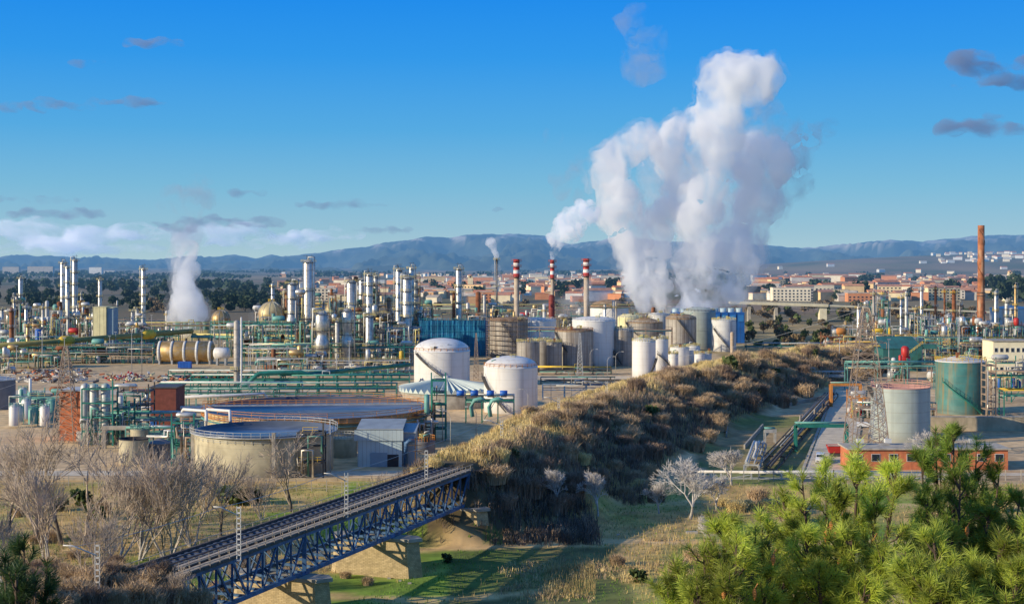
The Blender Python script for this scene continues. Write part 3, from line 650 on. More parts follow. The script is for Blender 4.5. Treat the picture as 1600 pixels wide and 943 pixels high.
def catenary(MA):
    MA.sort()
    for a,b,k in zip(MA,MA[1:],('first','second','third','fourth','fifth','sixth')):
        o=wire(a[1:],b[1:],'thin overhead line wire over the track, %s span from the near end of the bridge'%k,.35,.03);o['group']='overhead line wires over the track'
def pylon(px,D,ytop,base,label,arms=3,m='lattice',z0=0):
    x=X(px,D);h=Z(ytop,D)-z0;t=thing('transmission_pylon',label,'pylon',(x,D,z0));q=MB();n=13
    def w_(k):k/=n;return base/2*(1-k)**.9*.75+base*.08+base*.17*(1-k)
    def c(k,i):a=w_(k);return Vector((x+a*(-1,1,1,-1)[i],D+a*(-1,-1,1,1)[i],z0+h*(1-(1-k/n)**1.25)))
    for k in range(n):
        for i in range(4):
            q.bar(c(k,i),c(k+1,i),.17);q.bar(c(k,i),c(k+1,(i+1)%4),.1);q.bar(c(k,(i+1)%4),c(k+1,i),.1);q.bar(c(k+1,i),c(k+1,(i+1)%4),.08)
    q.build('tower','lattice' if m is None else m,t)
    for j in range(arms):
        z=z0+h*(.66+.1*j);L=base*(.75-.1*j);q=MB()
        for s in (-1,1):
            for y in (-.5,.5):q.bar((x,D+y,z),(x+s*L,D,z+.4),.12);q.bar((x,D+y,z+1.5),(x+s*L,D,z+.4),.1)
            q.bar((x+s*L,D,z+.4),(x+s*L,D,z-1),.15)
        q.build('crossarm',m or 'lattice',t)
def wire(a,b,label,sag=1.5,r=.035):
    P=[]
    for i in range(13):
        k=i/12;p=Vector(a).lerp(Vector(b),k);p.z-=sag*4*k*(1-k);P.append(p)
    o=MB().tube(P,r,4).build('overhead_wire','galv');tag(o,label,'overhead wire','thin overhead wires between the pylons');return o
def street_lamp(px,yb,h,side,label,D=None,curve=True,z=None,group='curved street lamps along the plant road'):
    D=D or DG(yb);x=X(px,D);z=0 if z is None else z;t=thing('street_lamp',label,'street lamp',(x,D,z),group)
    if curve:P=[(x,D,z),(x,D,z+h*.8),(x+side*h*.05,D,z+h*.92),(x+side*h*.14,D,z+h*.99),(x+side*h*.26,D,z+h)]
    else:P=[(x,D,z),(x,D,z+h)]
    MB().tube(P,[.1,.07]+[.05]*(len(P)-2),6).build('pole','galv',t)
    e=P[-1];MB().box(e[0]+side*.3,e[1],e[2]-.08,.8,.28,.15).build('lamp_head','whitemast',t)
def tanks():
    tank(690.5,43.5,547,495,'large white tank with shallow dome, behind the ribbed fan-shaped roof',rise=4.3,stair=(215,290,.95,.15),rail='orange',bands=0,clutter=5)
    tank(798,42,572,412,'large white domed tank at the foot of the embankment',rise=3.1,stair=(200,262,.8,.05),rail='orange',clutter=3)
    # ribbed roof
    x=X(698,430);D=430;r=13.9;t=thing('ribbed_roof_basin','round basin under a fan-shaped roof of white ribs, between the white domed tanks','covered basin',(x,D,0))
    MB().lathe([(r,0),(r,4.6)],x,D,48).build('wall','concrete',t);q=MB();n=44
    for j in range(n):
        a0,a1,am=2*PI*j/n,2*PI*(j+1)/n,2*PI*(j+.5)/n;c=(x,D,8.4)
        p0=(x+r*1.04*math.cos(a0),D+r*1.04*math.sin(a0),4.5);p1=(x+r*1.04*math.cos(a1),D+r*1.04*math.sin(a1),4.5);pm=(x+r*1.04*math.cos(am),D+r*1.04*math.sin(am),5.9)
        q.tri(p0,pm,c);q.tri(pm,p1,c);q.tri(p0,p1,pm)
    q.build('ribbed_roof','tealwhite',t);MB().lathe([(1.1,8.2),(1.1,8.7),(.1,9.)],x,D,16).build('vent','galv',t)
    tank(795,30,500,630,'grey clad tank wrapped in scaffolding beside the blue netted building','greyclad',rm='rustroof',rise=1.5,stair=(250,310,.95,.1),scaf=9,rail='rust',clutter=4,n=40)
    tank(839,30,500,720,'white tank with low dome behind the small grey clad tanks','white',rise=1.4,clutter=3)
    tank(928,34,500,592,'tall white tank, broadest in the middle of the tank farm','white',rise=1.6,stair=(215,270,.3,.0),rail='galv',clutter=3)
    tank(897,30,516,577,'grey clad tank with rusty roof and slanting stair, in front of the tall white tank','greyclad',rm='rustroof',rise=1.,stair=(205,250,.97,.45),rail='rust',clutter=6)
    tank(825,18,534,560,'slim grey clad tank nearest the scaffolded one','greyclad',rm='greyclad',rise=.5,rail='yellowpale',clutter=5)
    tank(848,14,533,572,'narrow grey clad tank squeezed between two others','greyclad',rise=.4,rail='yellowpale',clutter=5)
    tank(866,12,535,566,'narrow grey clad tank touching the rusty roofed one','greyclad',rise=.4,rail='yellowpale',clutter=4)
    tank(974,16,516,590,'grey clad tank right of the tall white tank','greyclad',rise=1,stair=(200,260,.5,.05),clutter=4)
    tank(952,30,480,900,'wide white tank with brown domed roof behind the tank farm','white',rm='rustroof',rise=5.,rail=None)
    tank(1008,28,503,700,'grey tank with brown conical roof beyond the tall white tank','greyclad',rm='rustroof',roof='cone',rise=3,stair=(190,260,1,.4),clutter=5)
    tank(985,20,496,725,'cream tank partly behind the brown cone roof','cream',rise=2,clutter=4)
    tank(1030,17,492,740,'pale tank with netted top in front of the big steam columns','pale',rise=1.5,clutter=4)
    tank(1064,24,497,683,'grey clad tank with curling stair, under the tallest steam column','greyclad',rise=2.2,stair=(250,330,1,.1),clutter=7,rm='rustroof')
    tank(1093,25,486,705,'tall grey tank with overhanging pale rim beside the blue cooling towers','tankgrey',rise=2.2,roof='dome',rail='darksteel',clutter=4,bands=1)
    tank(1131,19,500,683,'pale clad tank with long slanting stair, last before the tan chimney','pale',rise=.8,stair=(215,290,.75,.05),rail='yellowpale',clutter=7)
    tank(1006,18.5,533,530,'bright white slender tank rising behind the embankment','white',rise=1.5,rail='yellowpale',stair=(285,330,.05,.55),clutter=7)
    tank(1031,13,530,548,'bluish white slender tank just behind the bright one','white',rise=1.3,rail='yellowpale',stair=(250,330,.6,.25),clutter=5)
    for i,(px,hw,y,D) in enumerate([(1062,15,543,582),(1083,11,541,590),(1052,8,553,570),(1093,8,553,578),(1104,8,552,590)]):
        tank(px,hw,y,D,['short white tank, widest of the low white ones by the embankment','short white tank with ladder line beside the widest','little white tank, nearest of the low white ones','little white tank half hidden by another','last little white tank of the low row'][i],'white',rise=.7,rail='yellowpale',clutter=3)
    # front tanks
    tank(413,107,669,299,'broad open cream tank with weathered wall, nearest the bare trees','basin','sunk','mud',bands=0,rail=None,stair=None,n=64)
    x=X(413,299);r=107*299/F
    t=thing('walkway_ring','grey handrail walkway running round the broad cream tank','walkway',(x,299,8));q=MB()
    q.lathe([(r+.05,8.1),(r+.9,8.1),(r+.9,8.25),(r+.05,8.25)],x,299,56);q.build('walkway','galv',t);MB().railing(x,299,8.25,r+.9,52,1.1,.08).build('railing','galv',t);MB().railing(x,299,6.9,r+.12,52,.7,.07).build('pipe_ring','galv',t)
    for px in (303,428): 
        xx=X(px,284.5 if px>400 else 296);MB().box(xx,284.2 if px>400 else 295,0,.7,.7,9.4).build('buttress','concrete',t)
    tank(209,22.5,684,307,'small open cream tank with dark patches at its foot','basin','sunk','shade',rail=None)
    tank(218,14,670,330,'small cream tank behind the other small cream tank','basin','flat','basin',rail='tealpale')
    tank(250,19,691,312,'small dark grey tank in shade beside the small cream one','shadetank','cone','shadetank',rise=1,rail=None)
    tank(536,22,683,318,'cream tank in half shadow behind the pale shed','basin','flat','basin',rail='galv')
    tank(495,172,635,350,'huge round settling basin with grey water and orange railed rim','concretepale','sunk','mud',rail='orange',n=96,stair=None)
    x=X(495,350);r=172*350/F;zr=Z(635,350)
    t=thing('basin_bridge','radial scraper walkway with handrails across the huge basin','walkway',(x,350,zr));q=MB()
    q.bar((x-r,350-4,zr+.6),(x+r*.98,350+2,zr+.6),1.4,.3);q.build('deck','galv',t)
    q=MB()
    for o in (-.7,.7):
        for hh in (.5,1.1):q.bar((x-r,346+o,zr+.7+hh),(x+r*.98,352+o,zr+.7+hh),.08)
        for i in range(30):q.bar((x-r+i*r*1.98/29,346+o+6*i/29,zr+.7),(x-r+i*r*1.98/29,346+o+6*i/29,zr+1.8),.07)
    q.build('railing','orange',t)
    for k,dz in enumerate((1.2,2.)):
        MB().lathe([(r+.05,zr-dz),(r+.8,zr-dz),(r+.8,zr-dz+.15),(r+.05,zr-dz+.15)],x,350,72).build('ring_walkway','orange' if k==0 else 'tealpale',t)
    MB().railing(x,350,zr-1.1,r+.8,90,1.1,.11).build('ring_railing','orange',t)
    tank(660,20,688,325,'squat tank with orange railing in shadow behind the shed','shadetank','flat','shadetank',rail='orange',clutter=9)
    # right side
    tank(1407,45,603,347,'large grey-green tank with pink rim beside the lattice pylon','tankgrey','sunk','pinkroof',rail='pinkroof',stair=(180,215,1,.7),n=56,bands=0)
    tank(1501,38,563,409,'teal tank with rust streaks and white cone roof','teal_tank','cone','white',rise=1.6,rail='yellow',stair=(215,300,.62,.02),n=48,clutter=4)
    tank(1420,21,527,620,'low white tank behind the dark green sheds','pale','flat','bluegrey',rail='yellow',n=36,clutter=3)
    tank(1581,33,481,870,'broad white tank with a dark square patch at the right edge','white','cone','bluegrey',rise=1.8,rail=None)
    tank(1540,10,515,720,'small white tank behind the rusty chimney','pale','dome',rise=1,clutter=5,rail='yellow')
    tank(1531,15,538,690,'round concrete base drum under the rusty chimney','pale','flat','rustroof',rail='yellow',clutter=6)
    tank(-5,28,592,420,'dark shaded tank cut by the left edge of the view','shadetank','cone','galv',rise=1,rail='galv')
    # spheres
    for i,(px,py,r,D,mm) in enumerate([(345,499,15,700,'gold'),(424,492,21,680,'goldsphere'),(526,486,18,760,'goldsphere'),(596,500,12,800,'goldsphere')]):
        x=X(px,D);rr_=r*D/F;zc=max(rr_+1.5,Z(py,D)-0);t=thing('storage_sphere',['rust stained gas sphere beside the green cooling tower','brass coloured gas sphere left of the tall columns','pale ribbed gas sphere between the column groups','small pale gas sphere low between columns'][i],'gas sphere',(x,D,0))
        q=MB();q.lathe([(max(.05,rr_*math.cos(a*PI/20-PI/2)),zc+rr_*math.sin(a*PI/20-PI/2)) for a in range(21)],x,D,24,True);q.build('shell',mm,t)
        q=MB()
        for j in range(12):
            a=2*PI*j/12;q.bar((x+rr_*math.cos(a),D+rr_*math.sin(a),0),(x+rr_*math.cos(a),D+rr_*math.sin(a),zc),.4)
            for k in range(9):
                b0=k*PI/18;b1=(k+1)*PI/18
                q.bar((x+rr_*1.01*math.cos(b0)*math.cos(a),D+rr_*1.01*math.cos(b0)*math.sin(a),zc+rr_*1.01*math.sin(b0)),(x+rr_*1.01*math.cos(b1)*math.cos(a),D+rr_*1.01*math.cos(b1)*math.sin(a),zc+rr_*1.01*math.sin(b1)),.12)
        q.build('supports','galv',t);MB().railing(x,D,zc+rr_,1.5,8,1.2,.12).build('top_platform','yellow',t)
mat('tealwhite',(.55,.62,.58),.5,var=.08,scale=.3)
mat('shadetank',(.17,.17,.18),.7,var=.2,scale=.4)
mat('concretepale',(.5,.42,.24),.9,var=.2,scale=.6,streak=(.3,.15,.06),samt=.5)
mat('pinkroof',(.5,.27,.22),.8,var=.15)
mat('goldsphere',(.52,.42,.22),.5,metal=.2,var=.25,scale=.3,streak=(.35,.17,.06),samt=.7,sscale=(.3,.3,.1))
def columns():
    C=column
    C(32,6,433,880,'thin steel column standing alone at the far left',plats=3)
    C(98,8,408,820,'tall twin column, left one of the pair with a jagged top',plats=5)
    C(105,6,415,800,'slimmer column tucked against the tall left pair',plats=4)
    C(117,9,404,830,'tall shiny column with a hooked pipe over its top',plats=5)
    C(156,5.5,435,860,'thin column rising behind the cream windowless building',plats=3)
    C(224,7.5,418,800,'tall column standing alone between cream building and green cooling tower',plats=6)
    for i,(px,w_,y) in enumerate([(3,5,482),(42,3,490),(92,5,478),(128,6,478),(137,5,487),(207,5,485),(214,5,481),(170,4,492)]):
        C(px,w_,y,760+i*6,['stub column at the left frame edge','thin stub near the alone-standing steel column','short column left of the tall pair','short column right of the tall pair','shortest stub beside another stub','short white stack, left of two beside the solitary column','short white stack, right of two beside the solitary column','little stack over the silver ducts'][i],m='galv',plats=2,top=0,name='short_column',cat='column')
    C(457,17,440,670,'stout steel column with curved side pipe left of the tallest column',style=2,plats=4)
    C(448,6,455,680,'thin brown column beside the stout one',m='rust',plats=3)
    C(482,17,405,680,'tallest broad steel column with flat railed top',plats=3)
    C(549,16,437,665,'broad steel column, left of the middle cluster',plats=3)
    C(566,12,434,700,'column partly hidden behind the middle cluster',plats=4)
    C(577,11,426,650,'slender column with crowded platforms in the middle cluster',plats=6)
    C(587,8,429,690,'thin dark column at the right of the middle cluster',m='galv',plats=7)
    C(623,11,418,660,'slim column with domed top, left of the right-hand trio',plats=5)
    C(636,15,431,630,'stoutest column of the trio beside the blue netted building',plats=5)
    C(643,9,416,665,'tallest column of the trio beside the blue netted building',plats=7)
    C(650,6,436,670,'thin dark column right of the trio',m='galv',plats=7)
    C(503,23,486,575,'bulging silver vessel with narrow neck in front of the pipe racks',style=1,plats=3,top=0)
    C(543,19,482,580,'bulging silver vessel right of the other bulging one',style=1,plats=4,top=0)
    C(577,13,492,600,'short silver column under the slender crowded one',style=0,plats=2,top=0)
    C(527,8,500,610,'thin pipe column between the bulging vessels',m='galv',plats=2,top=0)
    C(717,10,417,700,'steel column with crowded crown standing behind the blue netting',plats=4)
    C(709,5,455,705,'rusty thin stack leaning on the steel column','rust',plats=2,top=0)
    C(747,8,455,760,'short rust red stack with a square cap','rust',plats=1,top=0,pipe=False,name='chimney',cat='chimney')
    C(757,4.5,460,745,'thin grey pipe stack beside the rust red one','galv',plats=0,top=0,name='chimney',cat='chimney')
    C(776,3.5,402,720,'very thin flare stack with a puff at its tip','darksteel',plats=3,name='flare_stack',cat='flare stack')
    C(370,9.5,500,455,'weathered grey chimney in front of the long drum','concretestack',plats=1,top=0,pipe=False,name='chimney',cat='chimney')
    C(377,2.4,495,453,'thin white vent pipe clamped beside the weathered chimney','white',plats=0,top=0,pipe=False,name='vent_pipe_stack',cat='vent pipe')
    C(1144,6,518,640,'tan chimney with red foot at the end of the tank farm','tanstack',plats=0,top=0,pipe=False,name='chimney',cat='chimney')
    for px,w_,y,D,lb in ((807,10,405,760,'white chimney with broad red bands, left of the striped three'),(863,7,406,740,'thinnest red and white striped chimney under the bright puff'),(916,10,404,770,'right striped chimney half veiled by thin steam')):
        x=X(px,D);h=Z(y,D);r=w_/2*D/F;t=thing('striped_chimney',lb,'chimney',(x,D,0))
        MB().lathe([(r*.8,0),(r*.75,h-9.5)],x,D,18).build('shaft','tanstack',t)
        for i in range(5):MB().lathe([(r*.98,h-9.5+i*1.9),(r*.98,h-7.6+i*1.9)],x,D,18).build('band','red' if i%2==0 else 'white',t)
        for z in (h-9.6,h-4.2,h-1.2):MB().lathe([(r,z),(r+1,z),(r+1,z+.15),(r,z+.15)],x,D,14).build('platform','darksteel',t);MB().railing(x,D,z+.15,r+1,9,1.1,.12).build('railing','redrail',t)
        MB().bar((x+r*.8,D-r*.6,0),(x+r*.8,D-r*.6,h),.25).build('ladder','darksteel',t)
    C(862,9.5,460,735,'dark red sleeve stack at the foot of the thinnest striped chimney','reddark',plats=0,top=0,pipe=False,name='chimney',cat='chimney')
    x=X(1533,700);h=Z(352,700);t=thing('rusty_chimney','very tall rusty chimney with flaking pale paint, dominating the right of the plant','chimney',(x,700,0))
    MB().lathe([(2.1,0),(1.9,18),(1.65,35),(1.6,h),(1.35,h),(1.3,h-3)],x,700,24).build('shaft','rustchimney',t)
    P=[(x+1.75*math.cos(a*.35-2.4),700+1.75*math.sin(a*.35-2.4),h-2-a*1.1) for a in range(40)];MB().tube(P,.12,5).build('spiral_strake','rust',t)
    for z in (26,27.5):MB().lathe([(1.7,z),(2.1,z),(2.1,z+.3),(1.7,z+.3)],x,700,20).build('collar','darksteel',t)
mat('concretestack',(.4,.37,.33),.6,metal=.2,var=.2,scale=.8,streak=(.2,.16,.12),samt=.6)
mat('tanstack',(.5,.4,.29),.8,var=.15,scale=.5,streak=(.3,.18,.1),samt=.4)
mat('redrail',(.35,.08,.05),.7)
mat('reddark',(.22,.03,.02),.7,var=.2)
def cooling():
    D=780
    for k,(px0,px1,y0,y1,n,m,nm,D) in enumerate([(273,327,502,515,5,'greentower','green cooling tower cell',780),(1050,1162,484,520,9,'bluetower','blue cooling tower cell',752)]):
        wd=(px1-px0)/n
        for i in range(n):
            px=px0+wd*(i+.5);x=X(px,D);z0=Z(y1,D);z1=Z(y0,D);s=wd*D/F
            ordn=['first','second','third','fourth','fifth','sixth','seventh','eighth','ninth'][i]
            t=thing('cooling_tower','%s, %s from the left of its row, steam above'%(nm,ordn),'cooling tower',(x,D,0),'row of %ss'%nm)
            if k==0:
                MB().box(x,D,0,s,9,z0).build('base','yellowpale' if i!=2 else 'cream',t)
                MB().lathe([(s*.36,z0),(s*.46,z0+.1),(s*.38,(z0+z1)/2),(s*.44,z1),(s*.4,z1),(s*.34,z0+1)],x,D,20).build('fan_stack',m,t)
            else:
                MB().box(x,D+3,0,s-.4,14,z1-1.2).build('casing',m,t)
                MB().lathe([(s*.44,z1-1.25),(s*.4,z1+.9),(s*.36,z1+.9),(s*.4,z1-1)],x,D+3,18).build('fan_stack','bluegrey',t)
                MB().box(x,D-4.2,z1-6,s*.7,.25,3.5).build('louvre','bluetowerlight',t)
mat('bluetowerlight',(.03,.2,.5),.6,var=.2)
def box_building(name,label,px0,px1,D,dep,ytop,wallm,roofm,cat='building',roof='flat',wins=0,door=None,z0=0,trim=None,rise=1.5,rows=1,ov=.3):
    x0,x1=X(px0,D),X(px1,D);h=Z(ytop,D);cx=(x0+x1)/2;t=thing(name,label,cat,(cx,D+dep/2,z0));wx=x1-x0
    MB().box(cx,D+dep/2,z0,wx,dep,h-z0).build('wall',wallm,t)
    if roof=='flat':
        q=MB().box(cx,D+dep/2,h+.005,wx+ov*2,dep+ov*2,.3)
    elif roof=='gable':
        q=MB();a=[(x0-ov,D-ov,h),(x1+ov,D-ov,h),(x1+ov,D+dep+ov,h),(x0-ov,D+dep+ov,h)];r0=(x0-ov,D+dep/2,h+rise);r1=(x1+ov,D+dep/2,h+rise)
        q.quad(a[0],a[1],r1,r0);q.quad(a[2],a[3],r0,r1);q.tri(a[0],r0,a[3]);q.tri(a[1],a[2],r1);q.quad(a[3],a[2],a[1],a[0])
    elif roof=='shed':
        q=MB();a=[(x0-ov,D-ov,h),(x1+ov,D-ov,h),(x1+ov,D+dep+ov,h+rise),(x0-ov,D+dep+ov,h+rise)];b=[(p[0],p[1],p[2]+.25) for p in a];q.quad(*a[::-1]);q.quad(*b);
        for i in range(4):q.quad(a[i],a[(i+1)%4],b[(i+1)%4],b[i])
    q.build('roof',roofm,t)
    for r in range(rows):
        for i in range(wins):
            wxp=x0+wx*(i+.5)/wins;ww=min(1.6,wx/wins*.5);zz=z0+(h-z0)*(r+.45)/rows;hh=min(1.4,(h-z0)/rows*.45)
            f=MB().box(wxp,D-.03,zz-.1,ww+.25,.1,hh+.2).build('window','pale',t);MB().box(wxp,D-.08,zz,ww,.06,hh).build('pane','glass',f)
    if door:
        dx,dw,dh,dm=door;MB().box(x0+wx*dx,D-.06,z0,dw,.12,dh).build('door',dm,t)
    if trim:MB().box(cx,D-.1,h-trim[0],wx+.3,.3,trim[1]).build('fascia',trim[2],t)
    return t
def buildings():
    B=box_building
    # pale blue shed
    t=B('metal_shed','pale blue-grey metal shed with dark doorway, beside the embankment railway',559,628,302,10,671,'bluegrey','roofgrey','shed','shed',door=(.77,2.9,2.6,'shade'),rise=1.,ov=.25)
    x0,x1=X(559,302),X(628,302);h=Z(671,302)
    MB().box((x0+x1)/2-.2,301.82,h-2.3,x1-x0+1,.35,2.2).build('upper_cladding','shedlight',t);MB().box(X(592,302),301.9,0,3.6,.1,3.).build('door','bluegrey2',t)
    t=B('metal_shed_annex','lower bluish annex attached beyond the pale metal shed',629,648,303,9,676,'bluegrey2','roofgrey','annex','shed',rise=.8)
    MB().tube([(X(634,302),302,0),(X(634,302),302,5),(X(640,302),302,5.6),(X(648,302),302,5.6)],.45,8).build('duct','girder',t)
    t=B('cream_building','tall windowless cream clad building among pipes at the left',145,166,640,9,480,'cream','cream',door=(.6,1.6,2.2,'concrete'),ov=.15)
    B('cream_building_side','side of the tall cream building, built as a separate grey block',166.5,177,641,8,481,'bluegrey2','cream',ov=.1)  # right side of the cream building, added as its own grey block
    B('brick_building','orange brick building behind the lattice pylon at left',93,131,345,9,611,'brick','pale',wins=0,door=(.8,1.2,2.3,'white'),ov=.4)
    B('brick_shed','dark red shed with flat grey roof left of the big basin',235,275,372,10,606,'brickdark','darksteel',wins=0,ov=.3,door=(.12,1.6,2.8,'blue'))
    t=B('brick_building','long orange-red brick building with flat roof behind the pine',1327,1575,297,8,702,'brick','concrete',wins=9,ov=.5,door=(.03,1.4,2.2,'girder'))
    for i in range(5):MB().box(74+i*6,301+R.uniform(-1,2),5.05,1.4,1.1,.8).build('roof_unit',R.choice(['galv','pale']),t)
    B('green_shed','dark green clad shed with sloping roof beside the low white tank',1380,1440,560,14,545,'greenwall','greenwall','shed','shed',rise=4)
    B('green_shed','smaller dark green shed with flat top left of the pylon',1296,1345,570,8,548,'greenwall','tealpale','shed',wins=0,door=(.5,2,3,'shade'))
    t=thing('sloping_gallery','green gallery with yellow railed stair climbing over the dark green shed','conveyor gallery',(X(1430,556),556,0))
    a=Vector((X(1405,556),556,Z(567,556)));b=Vector((X(1440,556),556,Z(541,556)));c=Vector((X(1462,556),556,Z(541,556)))
    MB().bar(a,b,3,1.8).build('gallery','greenwall',t);MB().bar(b,c,3,1.8).build('landing','greenwall',t)
    q=MB()
    for k in range(9):
        p=a.lerp(b,k/8)+Vector((0,-1.6,1));q.bar(p,p+Vector((0,0,1.1)),.12)
    for hh in (.5,1.1):q.bar(a+Vector((0,-1.6,1+hh)),b+Vector((0,-1.6,1+hh)),.14)
    q.build('stair_rail','yellow',t)
    B('cream_office','low cream office with a row of dark windows below the tall rusty chimney',1552,1612,520,12,533,'creamwall','concrete','office','flat',wins=7,rows=2,ov=.5)
    B('white_hut','small pale hut with ribbed roof near the far pipe racks',1475,1511,800,12,507,'greyclad','bluegrey','hut','gable',rise=4)
    B('white_hut','tiny white hut beside the concrete channel',1169,1181,430,3,624,'white','pale','hut','gable',rise=.7,door=(.5,.8,1.8,'galv'))
    B('concrete_wall_block','long stained concrete retaining wall below the teal tank',1452,1640,365,1.2,652,'concretepale2','concrete','retaining wall',ov=.05)
    B('concrete_wall_block','low concrete wall at the end of the embankment',1262,1300,548,.8,560,'concretepale2','concrete','retaining wall',ov=.05)
    # blue netting
    x0,x1=X(656,648),X(762,648);h=Z(500,648);t=thing('netted_building','large building wrapped in blue scaffold netting behind the white domed tank','building',((x0+x1)/2,655,0))
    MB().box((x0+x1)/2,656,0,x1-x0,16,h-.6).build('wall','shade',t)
    q=MB();n=26
    for j in range(n):
        xa=x0+(x1-x0)*j/n;xb=x0+(x1-x0)*(j+1)/n;w1=.25*(j%2);w2=.25*((j+1)%2)
        for k in range(6):
            za,zb=h*k/6,h*(k+1)/6;q.quad((xa,647-w1-.15*(k%2),za),(xb,647-w2-.15*(k%2),za),(xb,647-w2-.15*((k+1)%2),zb),(xa,647-w1-.15*((k+1)%2),zb))
    q.quad((x1,647,0),(x1,664,0),(x1,664,h),(x1,647,h));q.quad((x0,664,0),(x0,647,0),(x0,647,h),(x0,664,h));q.build('netting','bluenet',t)
    q=MB()
    for j in range(20):
        xa=x0+(x1-x0)*j/19;q.bar((xa,646.3,0),(xa,646.3,h+1.2),.12)
    for k in range(7):q.bar((x0,646.3,h*k/6+.6),(x1,646.3,h*k/6+.6),.1)
    q.build('scaffold','bluesc',t)
    # viaduct
    t=thing('road_viaduct','pale concrete road viaduct on piers beyond the tank farm','viaduct',(200,1000,0))
    a=Vector((X(1140,1000),1000,Z(472,1000)));b=Vector((X(1292,1000),1000,Z(477,1000)));c=Vector((X(1640,1010),1010,Z(491,1010)))
    MB().bar(a,b,9,2.0).build('deck','creamwall',t);MB().bar(b,c,8,1.1).build('approach','creamwall',t)
    q=MB()
    for k in range(60):
        p=a.lerp(b,k/59);q.bar(p+Vector((0,-4.4,1)),p+Vector((0,-4.4,2.3)),.25)
    q.bar(a+Vector((0,-4.4,2.2)),b+Vector((0,-4.4,2.2)),.2);q.build('parapet','concrete',t)
    for px in (1170,1212):MB().box(X(px,1000),1000,0,2,5,a.z-1).build('pier','concrete',t)
    q=MB();x=X(1285,1000);q.box(x,1000,0,5,6,b.z-1);q.build('pier','creamwall',t)
    tag(MB().box(X(708,1250)+0,1250,0,62,2,3).build('boundary_wall','creamwall',None),'long pale boundary wall beyond the blue netted building','wall',None,'thing')
mat('shedlight',(.5,.6,.62),.5,var=.08,streak=(.35,.42,.45),samt=.4);seams('shedlight',1.1,.25)
mat('bluegrey2',(.24,.34,.42),.6,var=.1,scale=.4)
mat('creamwall',(.78,.7,.48),.85,var=.1,scale=.4)
mat('concretepale2',(.5,.4,.26),.9,var=.15,scale=.5,streak=(.25,.2,.13),samt=.6,sscale=(.4,.4,.1))
mat('bluesc',(.02,.3,.45),.6)
def clutter():
    r=random.Random(11)
    RK=lambda px0,px1,D,h,lb,**k:rack(X(px0,D),D,X(px1,k.get('D2',D)),k.pop('D2',D),h,lb,rr=r,**k)
    OL=['yellowpale','yellow','galv','lattice','pale','tealpale'];TL=['teal','tealpale','galv','pale','teal'];
    RK(-30,270,870,8,'far low rack of olive pipes behind the left columns',np_=5,frame='lattice',pcs=OL,bay=14)
    RK(-20,300,790,9,'long rack of yellowish pipes at the foot of the tall left columns',np_=6,frame='lattice',pcs=OL,bay=12)
    RK(160,500,735,11,'rack of pale pipes passing under the green cooling tower',np_=6,frame='lattice',pcs=OL,bay=10)
    RK(-20,250,655,8,'dark teal rack behind the scrap yard',np_=6,frame='teal',bay=9,pcs=TL)
    RK(-20,240,615,7,'shaded teal rack nearest the scrap yard',np_=7,frame='teal',bay=7,pcs=TL+['darksteel'],levels=3)
    RK(330,660,655,15,'high teal rack in front of the column clusters',np_=7,levels=3,frame='teal',bay=7,pcs=TL+['gold'])
    RK(380,655,585,9,'teal and brown rack at the foot of the bulging vessels',np_=7,levels=3,frame='teal',bay=6)
    RK(390,480,560,10,'pale portal rack left of the bulging vessels',np_=5,levels=2,frame='galv',bay=7)
    RK(455,655,760,20,'tall rear rack behind the middle cluster',np_=6,levels=4,frame='lattice',bay=8,pcs=OL)
    RK(640,1160,835,17,'long high rack running behind the tank farm',np_=5,levels=2,frame='lattice',pcs=OL,bay=14)
    RK(760,1050,665,12,'rack threading between the clad tanks',np_=4,frame='lattice',pcs=OL,bay=12)
    RK(265,650,520,3.2,'low teal rack, farthest of the green pipe field',np_=7,frame='teal',pcs=TL,bay=6)
    RK(300,640,485,4.2,'green pipe rack in the middle of the green pipe field',np_=8,frame='teal',pcs=TL,bay=6)
    RK(250,620,452,4.5,'teal and white pipe rack crossing behind the huge basin',np_=7,frame='teal',pcs=TL+['white'],bay=6)
    RK(225,600,425,5,'white and green pipe rack just behind the huge basin',np_=7,frame='teal',pcs=TL+['white','white'],bay=6)
    RK(175,330,345,6.5,'white topped pipe rack between dark red shed and cream tanks',np_=5,frame='tealpale',pcs=['white','tealpale','galv','teal'],bay=5)
    RK(200,345,332,4.5,'low rack of pale pipes behind the broad cream tank',np_=5,frame='tealpale',pcs=['white','tealpale','galv','steel'],bay=5)
    RK(230,300,325,3.2,'short rack beside the small dark tank',np_=4,frame='tealpale',bay=4)
    RK(728,803,384,7,'teal rack with thick pale pipes in front of the white domed tank',np_=4,levels=2,frame='teal',pcs=['cream','tealpale','pale'],bay=4,wd=3)
    RK(840,955,545,2.5,'low rack with a red pipe right of the white domed tank',np_=5,frame='darksteel',pcs=['red','tealpale','yellow','teal'],bay=6)
    RK(845,990,505,2,'low teal rack along the foot of the grey clad tanks',np_=5,frame='darksteel',pcs=['teal','tealpale','galv'],bay=7)
    RK(848,950,450,4,'dark canopy-like rack right of the white domed tank',np_=7,levels=1,frame='girder',pcs=['girder','darksteel','galv'],bay=6,wd=7)
    RK(1165,1300,690,3,'teal rack in the shade beyond the embankment end',np_=5,frame='teal',pcs=TL,bay=8)
    RK(1222,1360,540,4.5,'rack of pale pipes left of the plant road, farthest',np_=6,frame='galv',pcs=['yellowpale','galv','tealpale','white'],bay=6)
    RK(1205,1318,497,4.5,'silver pipe rack left of the plant road, middle',np_=6,frame='galv',pcs=['galv','white','pale','galv'],bay=6)
    RK(1322,1462,480,9,'teal rack crossing over the plant road toward the teal tank',np_=5,frame='tealpale',pcs=['tealpale','galv','yellowpale'],bay=8)
    RK(1290,1460,600,9,'rack in front of the dark green sheds',np_=5,frame='lattice',pcs=OL+['orange'],bay=7)
